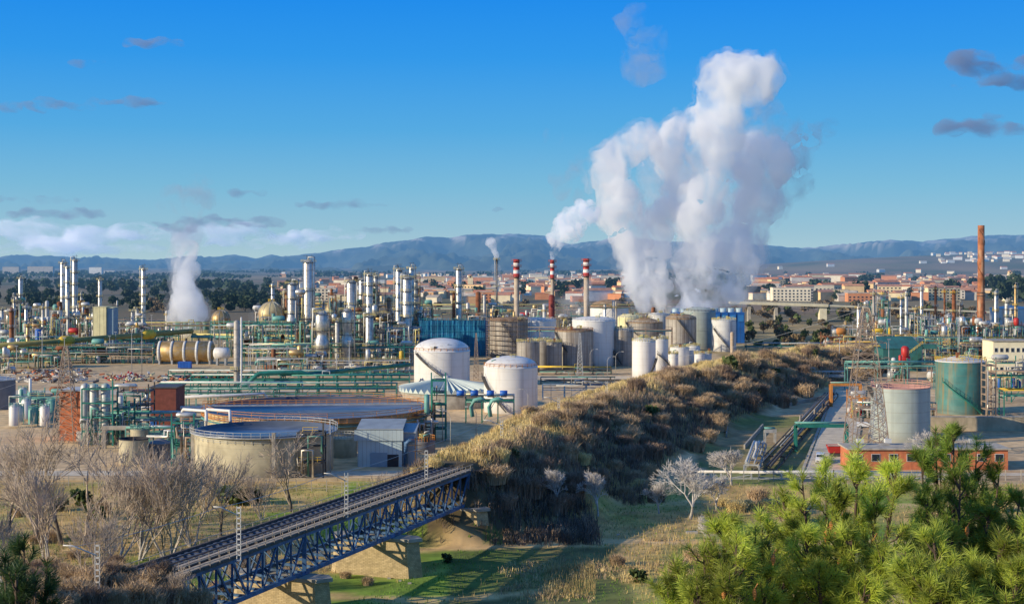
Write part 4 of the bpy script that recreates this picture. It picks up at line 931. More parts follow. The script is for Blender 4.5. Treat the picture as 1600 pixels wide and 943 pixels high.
    RK(1350,1640,650,8,'long rack of mixed pipes below the rusty chimney',np_=6,frame='tealpale',pcs=OL+['teal','blue'],bay=8)
    RK(1300,1640,760,8,'far rack of pale pipes at the right of the plant',np_=6,frame='galv',pcs=['galv','white','tealpale'],bay=10)
    RK(1545,1640,440,9,'teal rack with a yellow pipe right of the teal tank',np_=5,frame='teal',pcs=['yellow','teal','lattice'],bay=5)
    RK(1565,1660,400,7,'nearest rack with a bright yellow line at the right edge',np_=3,frame='teal',pcs=['yellow','tealpale','yellow'],bay=6)
    RK(1340,1460,385,5,'rack hidden behind the grey-green tank',np_=4,frame='lattice',bay=5)
    for i in range(112):
        z_=i%6
        if z_<3:px=r.uniform(-10,650);D=r.uniform(535,765)
        elif z_==3:px=r.uniform(660,1160);D=r.uniform(770,850)
        else:px=r.uniform(1300,1610);D=r.uniform(500,800)
        if 40<px<400 and D<650:D+=110
        if 250<px<395 and D>650:continue
        w_=r.uniform(10,26);h_=r.uniform(3.5,9) if D<650 else r.uniform(5,13)
        unit(px,px+w_,D,r.uniform(3,6),h_,'small open pipework skid among the process units',frame=r.choice(['teal','lattice','galv','darksteel','teal']),levels=r.choice([1,2,3]),nv=3,npipe=7,rr=r,group='small pipework skids among the process units',rail=r.choice(['yellowpale','yellow','galv','orange']),cols=['steel','galv','pale','gold','white','red','tealpale'])
    for i in range(84):
        px=(r.uniform(395,655) if i%4 else r.uniform(-10,140)) if i<68 else r.uniform(1330,1610);D=r.uniform(640,800);w_=r.uniform(8,22);h_=r.uniform(9,19) if i%3 else r.uniform(16,27)
        unit(px,px+w_,D,r.uniform(3,6),h_,'tall open steel frame with pipes among the columns',frame=r.choice(['lattice','galv','darksteel','teal','rust']),levels=int(h_/3.6),nv=3,npipe=8,rr=r,group='tall open steel frames among the columns',rail=r.choice(['yellowpale','yellow','galv','orange']),cols=['steel','galv','pale','gold','steel','rust','tealpale'])
    for i in range(52):
        px=r.choice([r.uniform(-10,130),r.uniform(400,655),r.uniform(430,655),r.uniform(1330,1600)]);D=r.uniform(640,840);x=X(px,D);h=r.uniform(14,31);rr_=r.uniform(.35,1.1);t=thing('slender_column','slender steel column with two ring platforms in the column field','column',(x,D,0),'slender columns of the column field')
        MB().lathe([(rr_,0),(rr_,h-rr_*.6),(rr_*.6,h-.1),(.05,h)],x,D,12).build('shell',r.choice(['steel','galv','steel','gold','rust','greyclad']),t)
        for k in (.6,.93):MB().lathe([(rr_,h*k-.15),(rr_+.9,h*k-.15),(rr_+.9,h*k),(rr_,h*k)],x,D,10).build('platform','darksteel',t);MB().railing(x,D,h*k,rr_+.9,8,1.1,.12).build('railing',r.choice(['yellow','yellowpale','galv']),t)
        MB().tube([(x+rr_+.3,D-.6,1),(x+rr_+.3,D-.6,h+.8),(x,D,h+.8),(x,D,h-.2)],.16,6).build('pipe','galv',t)
    # pipe bundles running along the road
    rack(51.5,292,102,455,1.1,'dense bundle of silver pipes running beside the plant road',wd=4.4,levels=1,np_=11,frame='darksteel',pcs=['lattice','walk','concrete','galv','darksteel'],bay=18,rr=r)
    rack(48.5,288,56,322,2.4,'short raised pipe bundle beside the green portal',wd=3,levels=1,np_=5,frame='galv',pcs=['galv','steel'],bay=6,rr=r)
    rack(36,286,84,284.5,.9,'low double pipeline along the front fence right of the embankment',wd=1.4,levels=1,np_=3,frame='galv',pcs=['white','galv'],bay=6,rr=r)
    U=lambda px0,px1,D,dep,h,lb,**k:unit(px0,px1,D,dep,h,lb,rr=r,**k)
    U(-20,40,730,10,12,'pale pipework structure at the left frame edge',frame='lattice',nv=6,npipe=12)
    U(45,95,745,10,11,'low pipework between the thin column and the tall pair',frame='lattice',nv=5,npipe=10)
    U(120,145,700,8,10,'pipework just left of the cream windowless building',frame='galv',nv=4,npipe=8)
    U(178,225,680,10,11,'silver ducts and drums right of the cream windowless building',frame='galv',nv=7,npipe=12,cols=['steel','galv','white'])
    U(230,275,665,8,8,'pipework left of the long golden drum',frame='teal',nv=4,npipe=10)
    U(60,240,600,8,7,'dark teal structure row behind the scrap yard',frame='teal',nv=8,npipe=18,levels=2)
    U(0,90,575,8,6,'dark pipe structure at the left end of the scrap yard',frame='teal',nv=6,npipe=12,levels=2)
    U(335,395,640,10,12,'teal structure behind the weathered chimney',frame='teal',nv=6,npipe=14)
    U(395,455,620,12,16,'process structure left of the bulging vessels',frame='teal',nv=8,npipe=18,levels=4)
    U(440,500,690,12,25,'high process structure around the tallest column',frame='lattice',nv=7,npipe=16,levels=5)
    U(470,540,610,12,18,'crowded structure behind the bulging vessels',frame='darksteel',nv=10,npipe=22,levels=4)
    U(540,610,620,12,20,'crowded dark structure under the middle cluster',frame='darksteel',nv=10,npipe=22,levels=5)
    U(545,600,680,10,32,'tallest steel frame, woven between the middle columns',frame='lattice',nv=5,npipe=14,levels=6)
    U(605,655,600,12,15,'dark structure beside the blue netting',frame='girder',nv=8,npipe=16,levels=4,cols=['girder','steel','darksteel','galv'])
    U(625,655,680,8,36,'narrow steel frame behind the right-hand trio of columns',frame='lattice',nv=3,npipe=10,levels=8)
    U(400,480,545,7,6,'low pumps and pipes in front of the teal structures',frame='galv',nv=6,npipe=14,levels=1,cols=['red','rust','galv','gold'])
    U(480,640,548,7,5,'pump row with white and yellow gear in front of the vessels',frame='galv',nv=12,npipe=22,levels=1,cols=['pale','yellow','galv','white'])
    U(690,770,740,10,16,'pipework behind the blue netted building',frame='lattice',nv=5,npipe=10,levels=3)
    U(762,800,705,8,20,'yellow railed structure at the foot of the thin flare stack',frame='teal',nv=4,npipe=8,levels=4)
    U(830,905,790,10,16,'pipework at the foot of the striped chimneys',frame='lattice',nv=6,npipe=12,levels=3)
    U(985,1060,745,8,15,'yellow-grey pipework over the rear tanks',frame='lattice',nv=5,npipe=10,levels=3)
    U(128,176,336,4.5,13.4,'teal steel frame holding tall grey cylinders by the brick building',frame='teal',nv=0,npipe=3,levels=4,rail='tealpale')
    U(176,202,338,5,8.5,'teal pipework beside the tall grey cylinders',frame='teal',nv=3,npipe=7,levels=3,rail='tealpale')
    U(183,232,360,6,10.5,'dark crowded pipework with orange rails before the dark red shed',frame='darksteel',nv=6,npipe=12,levels=3,rail='orange')
    U(268,303,300,4.5,9.5,'teal stair tower with orange platforms beside the broad cream tank',frame='teal',nv=2,npipe=7,levels=4,rail='orange')
    U(465,505,287,3.5,9,'yellow railed stair tower against the shaded side of the broad cream tank',frame='darksteel',nv=1,npipe=3,levels=3,rail='yellow')
    U(674,696,345,3.5,14.6,'dark teal lattice tower before the white domed tanks',frame='teal',nv=1,npipe=4,levels=5,rail='teal')
    U(640,676,338,6,7,'pipework with orange rail between shed and lattice tower',frame='darksteel',nv=4,npipe=6,levels=2,rail='orange')
    U(1290,1345,640,10,9,'reddish pipework at the head of the plant road',frame='rust',nv=6,npipe=12,levels=2,cols=['red','orange','galv','gold'])
    U(1350,1400,640,9,10,'pipework with yellow vessel behind the lattice pylon',frame='lattice',nv=5,npipe=10,levels=2,cols=['yellow','galv','pale'])
    U(1445,1525,600,10,11,'crowded pipework behind the teal tank',frame='tealpale',nv=7,npipe=16,levels=3)
    U(1510,1560,560,9,10,'pipework beside the cream office',frame='lattice',nv=5,npipe=10,levels=2)
    U(1541,1556,398,4,14.2,'tall scaffold tower beside the teal tank',frame='lattice',nv=0,npipe=2,levels=7,rail='lattice')
    U(1556,1600,480,8,9,'pipework with blue drums near the right edge',frame='teal',nv=5,npipe=10,levels=2,cols=['blue','galv','pale'])
    U(1330,1358,395,5,5.5,'red and yellow valves beside the plant road',frame='orange',nv=4,npipe=8,levels=1,cols=['red','orange','pale'])
    U(1440,1540,870,10,8,'distant pipework by the broad right-edge tank',frame='galv',nv=5,npipe=10,levels=2)
    # grey cylinders
    for i,px in enumerate((133,147,165)):
        D=338.5;x=X(px,D);t=thing('vertical_cylinder',['tall grey cylinder in the teal frame, beside the orange brick','tall grey cylinder, middle of the teal frame','tall grey cylinder at the outer end of the teal frame'][i],'cylinder',(x,D,0))
        MB().lathe([(1.1,4),(1.1,13.6),(.9,14.2),(.4,14.5),(.05,14.6)],x,D,18).build('shell','galv',t);MB().lathe([(.95,0),(.95,4)],x,D,14).build('skirt','concrete',t)
    t=thing('concrete_portal','concrete portal frame under the teal pipework','portal',(X(184,333),333,0));q=MB()
    for px in (163,200):q.box(X(px,331),331,0,.8,.8,4.4)
    q.box(X(181.5,331),331,4.4,6.6,1,.9);q.build('frame','concrete',t)
    # long drum
    D=600;t=thing('horizontal_drum','long golden brown horizontal drum with pale bands on saddles','drum',(X(290,D),D,0));x0,x1=X(248,D),X(333,D);zc=Z(549,D);rr_=16.5*D/F
    MB().tube([(x0-.2,D,zc),(x0+1.2,D,zc),(x1-1.2,D,zc),(x1+.2,D,zc)],[rr_*.72,rr_,rr_,rr_*.72],28).build('shell','gold',t)
    for k in range(5):
        xx=x0+.9+(x1-x0-1.8)*k/4;MB().tube([(xx-.55,D,zc),(xx+.55,D,zc)],rr_*1.03,28).build('band','pale',t);MB().box(xx,D,0,.7,6.,max(.5,zc-rr_*.8)).build('saddle','galv',t)
        MB().tube([(xx,D,zc+rr_),(xx,D,zc+rr_+1.2)],.5,8).build('nozzle','darksteel',t)
    D=592;t=thing('horizontal_drum','short white horizontal tank at the end of the golden drum','drum',(X(348,D),D,0));MB().tube([(X(334,D),D,5),(X(336,D),D,5),(X(356,D),D,5),(X(359,D),D,5)],[1.4,2.4,2.4,1.4],20).build('shell','white',t);MB().box(X(340,D),D,0,.8,3,3).build('saddle','galv',t);MB().box(X(353,D),D,0,.8,3,3).build('saddle','galv',t)
    # blue tank, blue container
    D=655;x=X(60,D);t=thing('blue_tank','bright blue upright tank in the left pipework','tank',(x,D,0));MB().lathe([(1.5,0),(1.5,Z(516,D)),(1.1,Z(516,D)+.5),(.05,Z(516,D)+.7)],x,D,18).build('shell','blue',t);MB().box(x,D,0,3.2,3.2,Z(537,D)).build('base','rust',t)
    D=575;x=X(289,D);t=thing('skip_container','bright blue container standing below the golden drum','container',(x,D,0));q=MB().box(x,D,.2,5.2,2.4,2.5)
    for k in range(9):q.box(x-2.4+k*.6,D-1.22,.2,.2,.1,2.5)
    q.build('body','blue',t)
    # conveyor
    t=thing('pipe_gallery','long olive covered pipeline with two bright yellow bulges sloping across the left','pipeline',(X(120,620),620,0))
    a=Vector((X(-10,585),585,Z(541,585)));b=Vector((X(300,670),670,Z(517,670)));MB().tube([a,b],1.2,10).build('pipeline','olive',t)
    for k in (.30,.72):
        p=a.lerp(b,k);q_=a.lerp(b,k+.07);MB().tube([p,p.lerp(q_,.2),p.lerp(q_,.8),q_],[1.2,2.2,2.2,1.3],12).build('expansion_joint','yellow',t)
    q=MB()
    for k in range(14):p=a.lerp(b,k/13);q.bar(p,(p.x,p.y,0),.4)
    q.build('supports','teal',t)
    t=thing('pipeline','long yellow-green pipeline continuing from the covered one toward the columns','pipeline',(X(420,650),650,0))
    a=Vector((X(300,668),668,Z(522,668)));b=Vector((X(650,640),640,Z(528,640)));MB().tube([a,b],.5,8).build('pipe','yellowpale',t);MB().tube([a+Vector((0,-1.5,-1)),b+Vector((0,-1.5,-1))],.6,8).build('pipe','tealpale',t)
    # big green pipeline of the green field
    t=thing('pipeline','thick green pipeline rising in steps over the green pipe field','pipeline',(X(500,500),500,0))
    P=[(X(380,478),478,1),(X(400,480),480,4.8),(X(408,480),480,5.6),(X(470,485),485,5.6),(X(480,485),485,4.9),(X(640,520),520,5.6)];MB().tube(P,.75,10).build('pipe','teal',t)
    for k in range(8):MB().box(X(410+k*28,487+k*4),487+k*4,0,.4,.4,4.5).build('support','tealpale',t)
    t=thing('pipeline','white pipeline crossing between weathered chimney and the huge basin','pipeline',(X(320,400),400,0))
    MB().tube([(X(235,395),395,5.4),(X(400,400),400,6.1),(X(412,402),402,6.1),(X(420,402),402,4.2)],.4,8).build('pipe','white',t);MB().tube([(X(200,372),372,5.2),(X(330,380),380,4.4)],.45,8).build('pipe','white',t)
    for k in range(6):MB().box(X(250+k*28,397),397.3,0,.3,.3,5.2).build('support','tealpale',t)
    t=thing('pipeline','pair of white bent pipes entering the broad cream tank','pipeline',(X(320,315),315,0))
    for k in range(2):MB().tube([(X(285+k*37,316),316,4),(X(285+k*37,316),316,10.3),(X(287+k*37,315),315,10.8),(X(322+k*37,312),312,10.8),(X(323+k*37,310),310,8.6)],.35,8).build('pipe','white',t)
    # blue motors
    for i,px in enumerate((719,741,766,787)):
        x=X(px,380);t=thing('blue_motor','bright blue motor unit standing on the thick pipe rack','motor',(x,380,7.2),'blue motor units on the thick pipe rack');MB().tube([(x-1,382,8.1),(x+1,382,8.1)],.75,10).build('body','blue',t);MB().box(x,382,7.05,1.6,1.2,.4).build('foot','darksteel',t)
        # goosenecks
    for i,px in enumerate((742,770)):
        x=X(px,380);o=MB().tube([(x-.6,380,2.),(x-1,380,4.5),(x-.2,380,6.4),(x+1.4,380,6.8),(x+2.6,380,6.4)],.55,10).build('gooseneck_pipe','tealpale');tag(o,['thick bent pipe, left one under the blue motors','thick bent pipe, right one under the blue motors'][i],'pipe')
    # small white tanks at left
    for i in range(9):
        px=[22,30,41,52,63,70,82,50,36][i];D=[372,380,388,376,395,372,380,402,410][i];x=X(px,D);h=r.uniform(4.2,6.6);t=thing('small_tank','small upright white tank in the cluster left of the orange brick building','tank',(x,D,0),'small white tanks at the left')
        MB().lathe([(1.3,.6),(1.3,h),(.9,h+.5),(.05,h+.7)],x,D,16).build('shell',r.choice(['white','pale','tealpale']),t);MB().railing(x,D,h,1.3,8,1.,.08).build('railing','tealpale',t)
        MB().tube([(x+1.5,D-1,.3),(x+1.5,D-1,h+1),(x,D-.5,h+1)],.12,6).build('pipe',r.choice(PC),t)
    U(15,95,392,8,6,'pale pipework threaded among the small white tanks',frame='tealpale',nv=8,npipe=18,levels=2,cols=['white','pale','tealpale','rust'])
    # scrap
    for nm,lb,x0,x1,y0,y1,n,hh,pal in (('scrap_pile','loose heap of scrap metal and pale rubble in the yard at left',20,150,505,560,260,1.4,['rust','pale','concrete','galv','darksteel','brick']),('scrap_pile','dark heap of pipe scrap below the golden drum',245,385,505,540,240,1.3,['darksteel','shade','rust','galv','brick','girder']),('rubble_pile','pale rubble heap with a red piece in the middle of the yard',165,235,510,535,140,1.5,['pale','cream','concrete','red','rust'])):
        q=MB();fm=[]
        for k in range(n):
            px=r.gauss((x0+x1)/2,(x1-x0)/4.2);D=r.uniform(y0,y1);L=r.uniform(.4,2.6);x=X(px,D);a=r.uniform(0,3.2);z=r.uniform(.1,hh);n0=len(q.f)
            q.bar((x,D,z*.7),(x+L*math.cos(a),D+L*math.sin(a),z+r.uniform(-.3,.4)),r.uniform(.2,.9),r.uniform(.2,.7));mi=r.randrange(len(pal));fm+=[mi]*(len(q.f)-n0)
        o=q.build(nm,pal);o.data.polygons.foreach_set('material_index',fm);tag(o,lb,'scrap',None,'stuff')
    # thin lamp posts and vents
    for i in range(46):
        px=r.choice([r.uniform(0,650),r.uniform(0,650),r.uniform(1290,1600)]);D=r.uniform(500,760);x=X(px,D);h=r.uniform(9,18);t=thing('lighting_mast','thin grey lighting mast rising out of the pipework','mast',(x,D,0),'thin lighting masts in the pipework');MB().tube([(x,D,0),(x,D,h)],[.16,.09],5).build('pole','galv',t);MB().box(x,D-.2,h-.1,1.2,.3,.25).build('lamp_head','galv',t)
    for i in range(34):
        px=r.choice([r.uniform(-10,650),r.uniform(640,1150),r.uniform(1300,1600)]);D=r.uniform(690,860);x=X(px,D);h=r.uniform(8,22);rr_=r.uniform(.5,1.3);t=thing('process_vessel','slim upright process vessel with ring platform among the rear pipework','vessel',(x,D,0),'slim process vessels among the rear pipework')
        MB().lathe([(rr_,0),(rr_,h-rr_*.6),(rr_*.6,h-.1),(.05,h)],x,D,12).build('shell',r.choice(['steel','galv','pale','gold','greyclad']),t);MB().railing(x,D,h*.8,rr_+.6,8,1.1,.12).build('railing',r.choice(['yellow','yellowpale','darksteel']),t)
    # lamps
    for px,yb,h,s,D,lb in ((704,712,9,-1,330,'curved street lamp at the foot of the shaded tank with orange rail'),(744,690,8,-1,348,'curved street lamp above the dry grass, second after the shed'),(1084,0,9,-1,0,''),(825,655,8,-1,395,'curved street lamp before the white domed tank'),(861,640,8,-1,425,'curved lamp right of the white domed tank'),(893,625,8,-1,455,'curved lamp beside the dark canopy rack'),(922,583,9,1,555,'bright lamp post before the tall white tank'),(962,590,9,1,540,'lamp post before the grey clad tank'),(949,595,8,1,528,'second lamp post before the tall white tank'),(560,0,0,0,0,''),(516,738,11,0,293,'straight pale post against the broad cream tank')):
        if D:street_lamp(px,yb,h,s or 1,lb,D,curve=s!=0)
    # electricity pole left of bridge
    t=thing('utility_pole','dark utility pole with short crossarms beside the pale metal shed','utility pole',(X(649,268),268,0));x=X(649,268);z=terr(x,268);q=MB();q.bar((x,268,z),(x,268,z+8.6),.2)
    for k in range(3):q.bar((x-1.2,268,z+8.3-k*1.1),(x+1.2,268,z+8.3-k*1.1),.12)
    q.build('pole','pinebark',t)
    # lattice lighting towers
    pylon(744,520,520,1.6,'slim lattice mast before the blue netting',0,'lattice');pylon(906,540,520,1.8,'slim lattice mast before the rusty roofed clad tank',0,'galv')
    pylon(1353,312,481,7,'big lattice pylon standing by the plant road, top above everything near it',3,'lattice');pylon(103,343,541,4.2,'lattice pylon before the orange brick building at left',2,'lattice')
    pylon(1372,330,600,3.2,'shorter lattice mast just beside the big pylon',0,'galv')
    wire((X(1353,312)-1,312,33),(X(1040,460),460,12),'thin wire crossing over the embankment shrubs');wire((X(1353,312)+2,312,30),(X(1640,420),420,12),'thin wire sagging toward the right edge past the teal tank')
    wire((X(1353,312),312,32.5),(X(1160,900),900,20),'thin wire leading away from the big pylon toward the steam')
    wire((X(103,343),343,20),(X(-60,330),330,12),'thin wire from the left pylon to the frame edge');wire((X(103,343),343,17),(X(-60,320),320,8),'lower thin wire from the left pylon to the frame edge')
    wire((X(103,343),343,22),(X(700,520),520,17),'very long wire over the huge basin')
def road():
    def strip(name,pts,w_,z,m,kind='structure',lb=None):
        q=MB();P=[Vector(p) for p in pts]
        for i in range(len(P)-1):
            n=18
            for k in range(n):
                a=P[i].lerp(P[i+1],k/n);b=P[i].lerp(P[i+1],(k+1)/n);d=(b-a).normalized();u=Vector((-d.y,d.x,0))*w_/2
                q.quad(a-u+Vector((0,0,z)),a+u+Vector((0,0,z)),b+u+Vector((0,0,z)),b-u+Vector((0,0,z)))
        # faces up
        q.f=[f[::-1] for f in q.f];o=q.build(name,m);o['kind']=kind;return o
    A=(63.4,287,0);B=(114,480,0);C=(150,640,0)
    strip('road',[A,B,C],9.2,.06,'asphalt');d=(Vector(B)-Vector(A)).normalized();u=Vector((-d.y,d.x,0))
    for s in (-4.1,4.1):strip('road_edge_line',[Vector(A)+u*s,Vector(B)+u*s],.16,.068,'paint')
    for s,nm in ((-5.1,'kerb'),(5.1,'kerb')):
        q=MB();a=Vector(A)+u*s;b=Vector(B)+u*s
        for k in range(30):
            p=a.lerp(b,k/30);r_=a.lerp(b,(k+.9)/30);q.bar(p+Vector((0,0,.05)),r_+Vector((0,0,.05)),.6,.35)
        q.build(nm,'concrete')['kind']='structure'
    strip('service_road',[(-140,292.5,0),(-22,292.5,0)],7,.05,'asphalt');strip('service_road',[(58,291,0),(150,291,0)],4,.05,'asphalt')
    strip('yard_road',[(-170,470,0),(-62,470,0)],16,.05,'asphalt');strip('yard_road',[(5,530,0),(75,530,0)],14,.05,'asphalt')
    # gates
    def portal(px0,px1,D,h,m,lb,w_=.5):
        x0,x1=X(px0,D),X(px1,D);t=thing('pipe_portal',lb,'portal',((x0+x1)/2,D,0));[MB().bar((a,b,0),(a,b,h),c).build('post',m,t) for a,b,c in ((x0,D,w_),(x1,D,w_),(x0,D+2,w_*.6),(x1,D+2,w_*.6))]
        MB().bar((x0-.2,D,h),(x1+.2,D,h),.5,.8).build('beam',m,t)
        for k in range(3):MB().tube([(x0,D+.5+k*.6,h+.6),(x1,D+.5+k*.6,h+.6)],.18,6).build('pipe',['tealpale','galv','orange'][k] if m=='orange' else 'tealpale',t)
    portal(1244,1324,326,5.9,'teal','green pipe portal spanning the plant road');portal(1299,1345,425,6.6,'orange','orange brown pipe portal spanning the road farther up',.7)
    portal(1199,1237,470,4,'galv','pale pipe portal in the hollow left of the road',.5);portal(1196,1212,340,3,'galv','low pipe portal over the concrete channel',.3)
    # red sign skip
    x=X(1304,318);t=thing('red_skip','bright red steel skip beside the plant road','skip',(x,318,0));q=MB();k=.0
    v=[(x-1.3,317,.9),(x+1.3,317,.9),(x+1.3,318.4,.9),(x-1.3,318.4,.9),(x-1.8,316.7,2.6),(x+1.8,316.7,2.6),(x+1.8,318.8,2.6),(x-1.8,318.8,2.6)];q.v+=v
    for f in ((3,2,1,0),(0,1,5,4),(1,2,6,5),(2,3,7,6),(3,0,4,7)):q.face(f)
    q.build('body','red',t);MB().bar((x-1.85,316.65,2.6),(x+1.85,316.65,2.6),.15,.2).build('rim','pale',t);MB().box(x,317.7,0,2.2,1.,.88).build('base','darksteel',t)
    # van
    def van(x,y,rz,label,L=4.8,W_=1.9,Hh=1.95,nm='parked_van',cat='van'):
        t=thing(nm,label,cat,(0,0,0));q=MB();pr=[(-L/2,.35),(-L/2,.95),(-L/2+.25,1.08),(-L/2+.95,1.2),(-L/2+1.55,Hh-.12),(-L/2+1.9,Hh),(L/2-.25,Hh),(L/2-.02,1.2),(L/2,.4)]
        n=len(pr);k=0
        for s in (-1,1):
            for (a,z) in pr:q.v.append((s*W_/2*(.88 if z>1.3 else 1),a,z))
        for i in range(n):q.face((i,(i+1)%n,n+(i+1)%n,n+i))
        q.face(tuple(range(n))[::-1]);q.face(tuple(n+i for i in range(n)));q.build('body','carwhite',t)
        a,b=pr[3],pr[4];w2=W_/2*.85;q=MB();q.quad((-w2,a[0]+.12,a[1]+.1),(w2,a[0]+.12,a[1]+.1),(w2*.93,b[0]-.06,b[1]-.04),(-w2*.93,b[0]-.06,b[1]-.04));o=q.build('windscreen','glass',t);o.location.y=-.03;o.location.z=.02
        for s in (-1,1):
            q=MB();xx=s*(W_/2*.95+.01);q.quad((xx,-L/2+1.6,1.25),(xx,L/2-.4,1.25),(s*W_/2*.895,L/2-.5,Hh-.2),(s*W_/2*.895,-L/2+1.9,Hh-.2));q.build('side_window','glass',t)
            MB().box(s*.72,-L/2-.01,.72,.3,.06,.2).build('headlight','paint',t)
            MB().box(s*(W_/2+.12),-L/2+1.35,1.25,.2,.12,.22).build('mirror','darksteel',t)
            for yy in (-L/2+.85,L/2-.85):
                w=MB().tube([(s*(W_/2-.22),yy,.34),(s*(W_/2+.01),yy,.34)],.34,16).build('wheel','tyre',t);MB().tube([(s*(W_/2+.0),yy,.34),(s*(W_/2+.03),yy,.34)],.19,10).build('rim','galv',w)
        MB().box(0,-L/2-.02,.42,1.5,.06,.22).build('grille','darksteel',t);MB().box(0,-L/2-.06,.5,.5,.03,.11).build('number_plate','paint',t)
        t.location=(x,y,.07);t.rotation_euler=(0,0,rz)
    van(X(1285,306),308,math.radians(-14),'white van driving toward the camera on the plant road')
    van(X(1352,372),372,math.radians(80),'white car parked behind the big lattice pylon',4.2,1.75,1.45,'parked_car','car')
    # channel walls
    for P,lb in (([(X(1130,395),395),(X(1160,440),440),(X(1185,480),480)],'curving pale concrete channel wall beside the embankment'),([(X(1163,330),330),(X(1192,372),372)],'short pale channel wall leading into the shadow'),([(X(1135,352),352),(X(1137,372),372),(X(1160,400),400),(X(1300,455),455)],'low pale kerb wall curving round the grassy plot')):
        q=MB()
        for a,b in zip(P,P[1:]):q.bar((*a,.4),(*b,.4),.35,1.3)
        tag(q.build('channel_wall','concrete'),lb,'wall',None,'thing')
    # fences
    def fence(P,h,lb,m='concrete',step=3.):
        t=thing('wire_fence',lb,'fence',(*P[0],0));q=MB();w_=MB()
        for a,b in zip(P,P[1:]):
            a=Vector((*a,0));b=Vector((*b,0));n=max(1,int((b-a).length/step))
            for k in range(n+1):
                p=a.lerp(b,k/n);z=terr(p.x,p.y);MB().bar((p.x,p.y,z),(p.x,p.y,z+h),.14).build('post',m,t)
                if k<n:
                    p2=a.lerp(b,(k+1)/n);z2=terr(p2.x,p2.y)
                    for hh in (.3,.6,.95):w_.bar((p.x,p.y,z+h*hh),(p2.x,p2.y,z2+h*hh),.035)
        w_.build('wires','galv',t)
    fence([(-150,279),(-60,279),(-18,274)],2.2,'wire fence with pale posts along the front edge of the plant');fence([(40,282),(64,283),(120,283)],2.2,'wire fence in front of the pipes and brick building')
    fence([(-52,165),(-32,205),(-21,246)],1.6,'thin post fence in the grass beyond the bridge','lattice',2.5)
    q=MB()
    for i in range(60):
        x=-145+i*2.1;q.box(x,283.6,-.3,2.05,.5,.75+R.uniform(-.05,.05))
    tag(q.build('edge_wall','concretepale2'),'low pale wall along the front edge of the plant','wall',None,'thing')
    # valley stones
    for px,py,s in ((1081,833,1.9),(1108,832,1.2),(608,905,.5),(625,908,.4),(640,915,.5)):
        x,y,z=hit(px,py);q=MB();k=0
        q.box(x,y,z-.2,s,.8 if s>1 else .5,.55 if s>1 else .35);o=q.build('stone_block','concrete');tag(o,'pale stone block lying on the valley ground','stone','stone blocks on the valley floor','thing')
    # egret
    x,y,z=hit(966,841);t=thing('egret','white egret standing on the shaded valley path','bird',(x,y,z));q=MB()
    q.tube([(x-.35,y,z+.42),(x-.2,y,z+.47),(x,y,z+.52),(x+.16,y,z+.56),(x+.24,y,z+.7),(x+.2,y,z+.84),(x+.26,y,z+.95),(x+.33,y,z+.97)],[.01,.07,.12,.09,.04,.03,.045,.03],8);q.build('body','white',t)
    MB().tube([(x+.32,y,z+.97),(x+.5,y,z+.95)],[.02,.004],5).build('beak','yellow',t)
    for s in (-.05,.05):MB().tube([(x,y+s,z+.45),(x-.03,y+s,z+.22),(x,y+s,z)],.012,4).build('leg','shade',t)
mat('olive',(.28,.25,.08),.7,var=.2)
def leaf_mesh(name,m,seed,n=170,r=4.,h=5.,z0=2.5,leaf=.9,lobes=6):
    rr=random.Random(seed);q=MB();L=[(rr.uniform(-.45,.45)*r,rr.uniform(-.45,.45)*r,z0+h*rr.uniform(.25,.75),rr.uniform(.35,.6)*r) for _ in range(lobes)]
    for i in range(n):
        cx,cy,cz,cr=rr.choice(L);v=Vector((rr.gauss(0,1),rr.gauss(0,1),rr.gauss(0,1))).normalized();p=Vector((cx,cy,cz))+Vector((v.x*cr,v.y*cr,v.z*cr*.75))*rr.uniform(.6,1.05)
        a=Vector((rr.gauss(0,1),rr.gauss(0,1),rr.gauss(0,1))).normalized();a=(a+v*.4).normalized();u=a.orthogonal().normalized();w=a.cross(u);s=leaf*rr.uniform(.5,1.2)
        q.quad(p-u*s-w*s*.5,p+u*s*.4-w*s,p+u*s+w*s*.6,p-u*s*.5+w*s)
    o=q.build(name,m);return o
def leafy_tree(kind,m,seed,r,h,z0,leaf,n):
    t=thing(kind,'x','tree',(0,0,0));c=leaf_mesh('crown',m,seed,n,r,h,z0,leaf);c.parent=t;tr=MB().tube([(0,0,-.5),(0.1,0,z0*.6),(0,.1,z0+h*.5)],[.35,.25,.1],6).build('trunk','bark',t);return t,[c,tr]
def twig_shrub(name,m,seed,n,R_,h,w=.07):
    rr=random.Random(seed);q=MB()
    for i in range(n):
        a=rr.uniform(0,2*PI);b=rr.uniform(0,R_*.55);x,y=b*math.cos(a),b*math.sin(a);L=h*rr.uniform(.45,1.)*(1-.35*b/R_);a2=a+rr.uniform(-.7,.7);lean=rr.uniform(.1,.75)
        p0=Vector((x,y,-.2));p1=p0+Vector((math.cos(a2)*lean*.4,math.sin(a2)*lean*.4,1))*L*.55;p2=p1+Vector((math.cos(a2)*lean,math.sin(a2)*lean,.75))*L*.5
        u=Vector((-math.sin(a2+rr.uniform(-1,1)),math.cos(a2),0))*w*rr.uniform(.6,1.3)
        q.quad(p0-u,p0+u,p1+u*.8,p1-u*.8);q.tri(p1-u*.8,p1+u*.8,p2)
        for k in range(3):
            s=p1.lerp(p2,rr.uniform(-.6,.7));e=s+Vector((rr.uniform(-1,1),rr.uniform(-1,1),rr.uniform(.2,1)))*L*.28;v=Vector((rr.uniform(-1,1),rr.uniform(-1,1),.3)).normalized()*w*.75;q.tri(s-v,s+v,e)
    o=q.build(name,m);return o
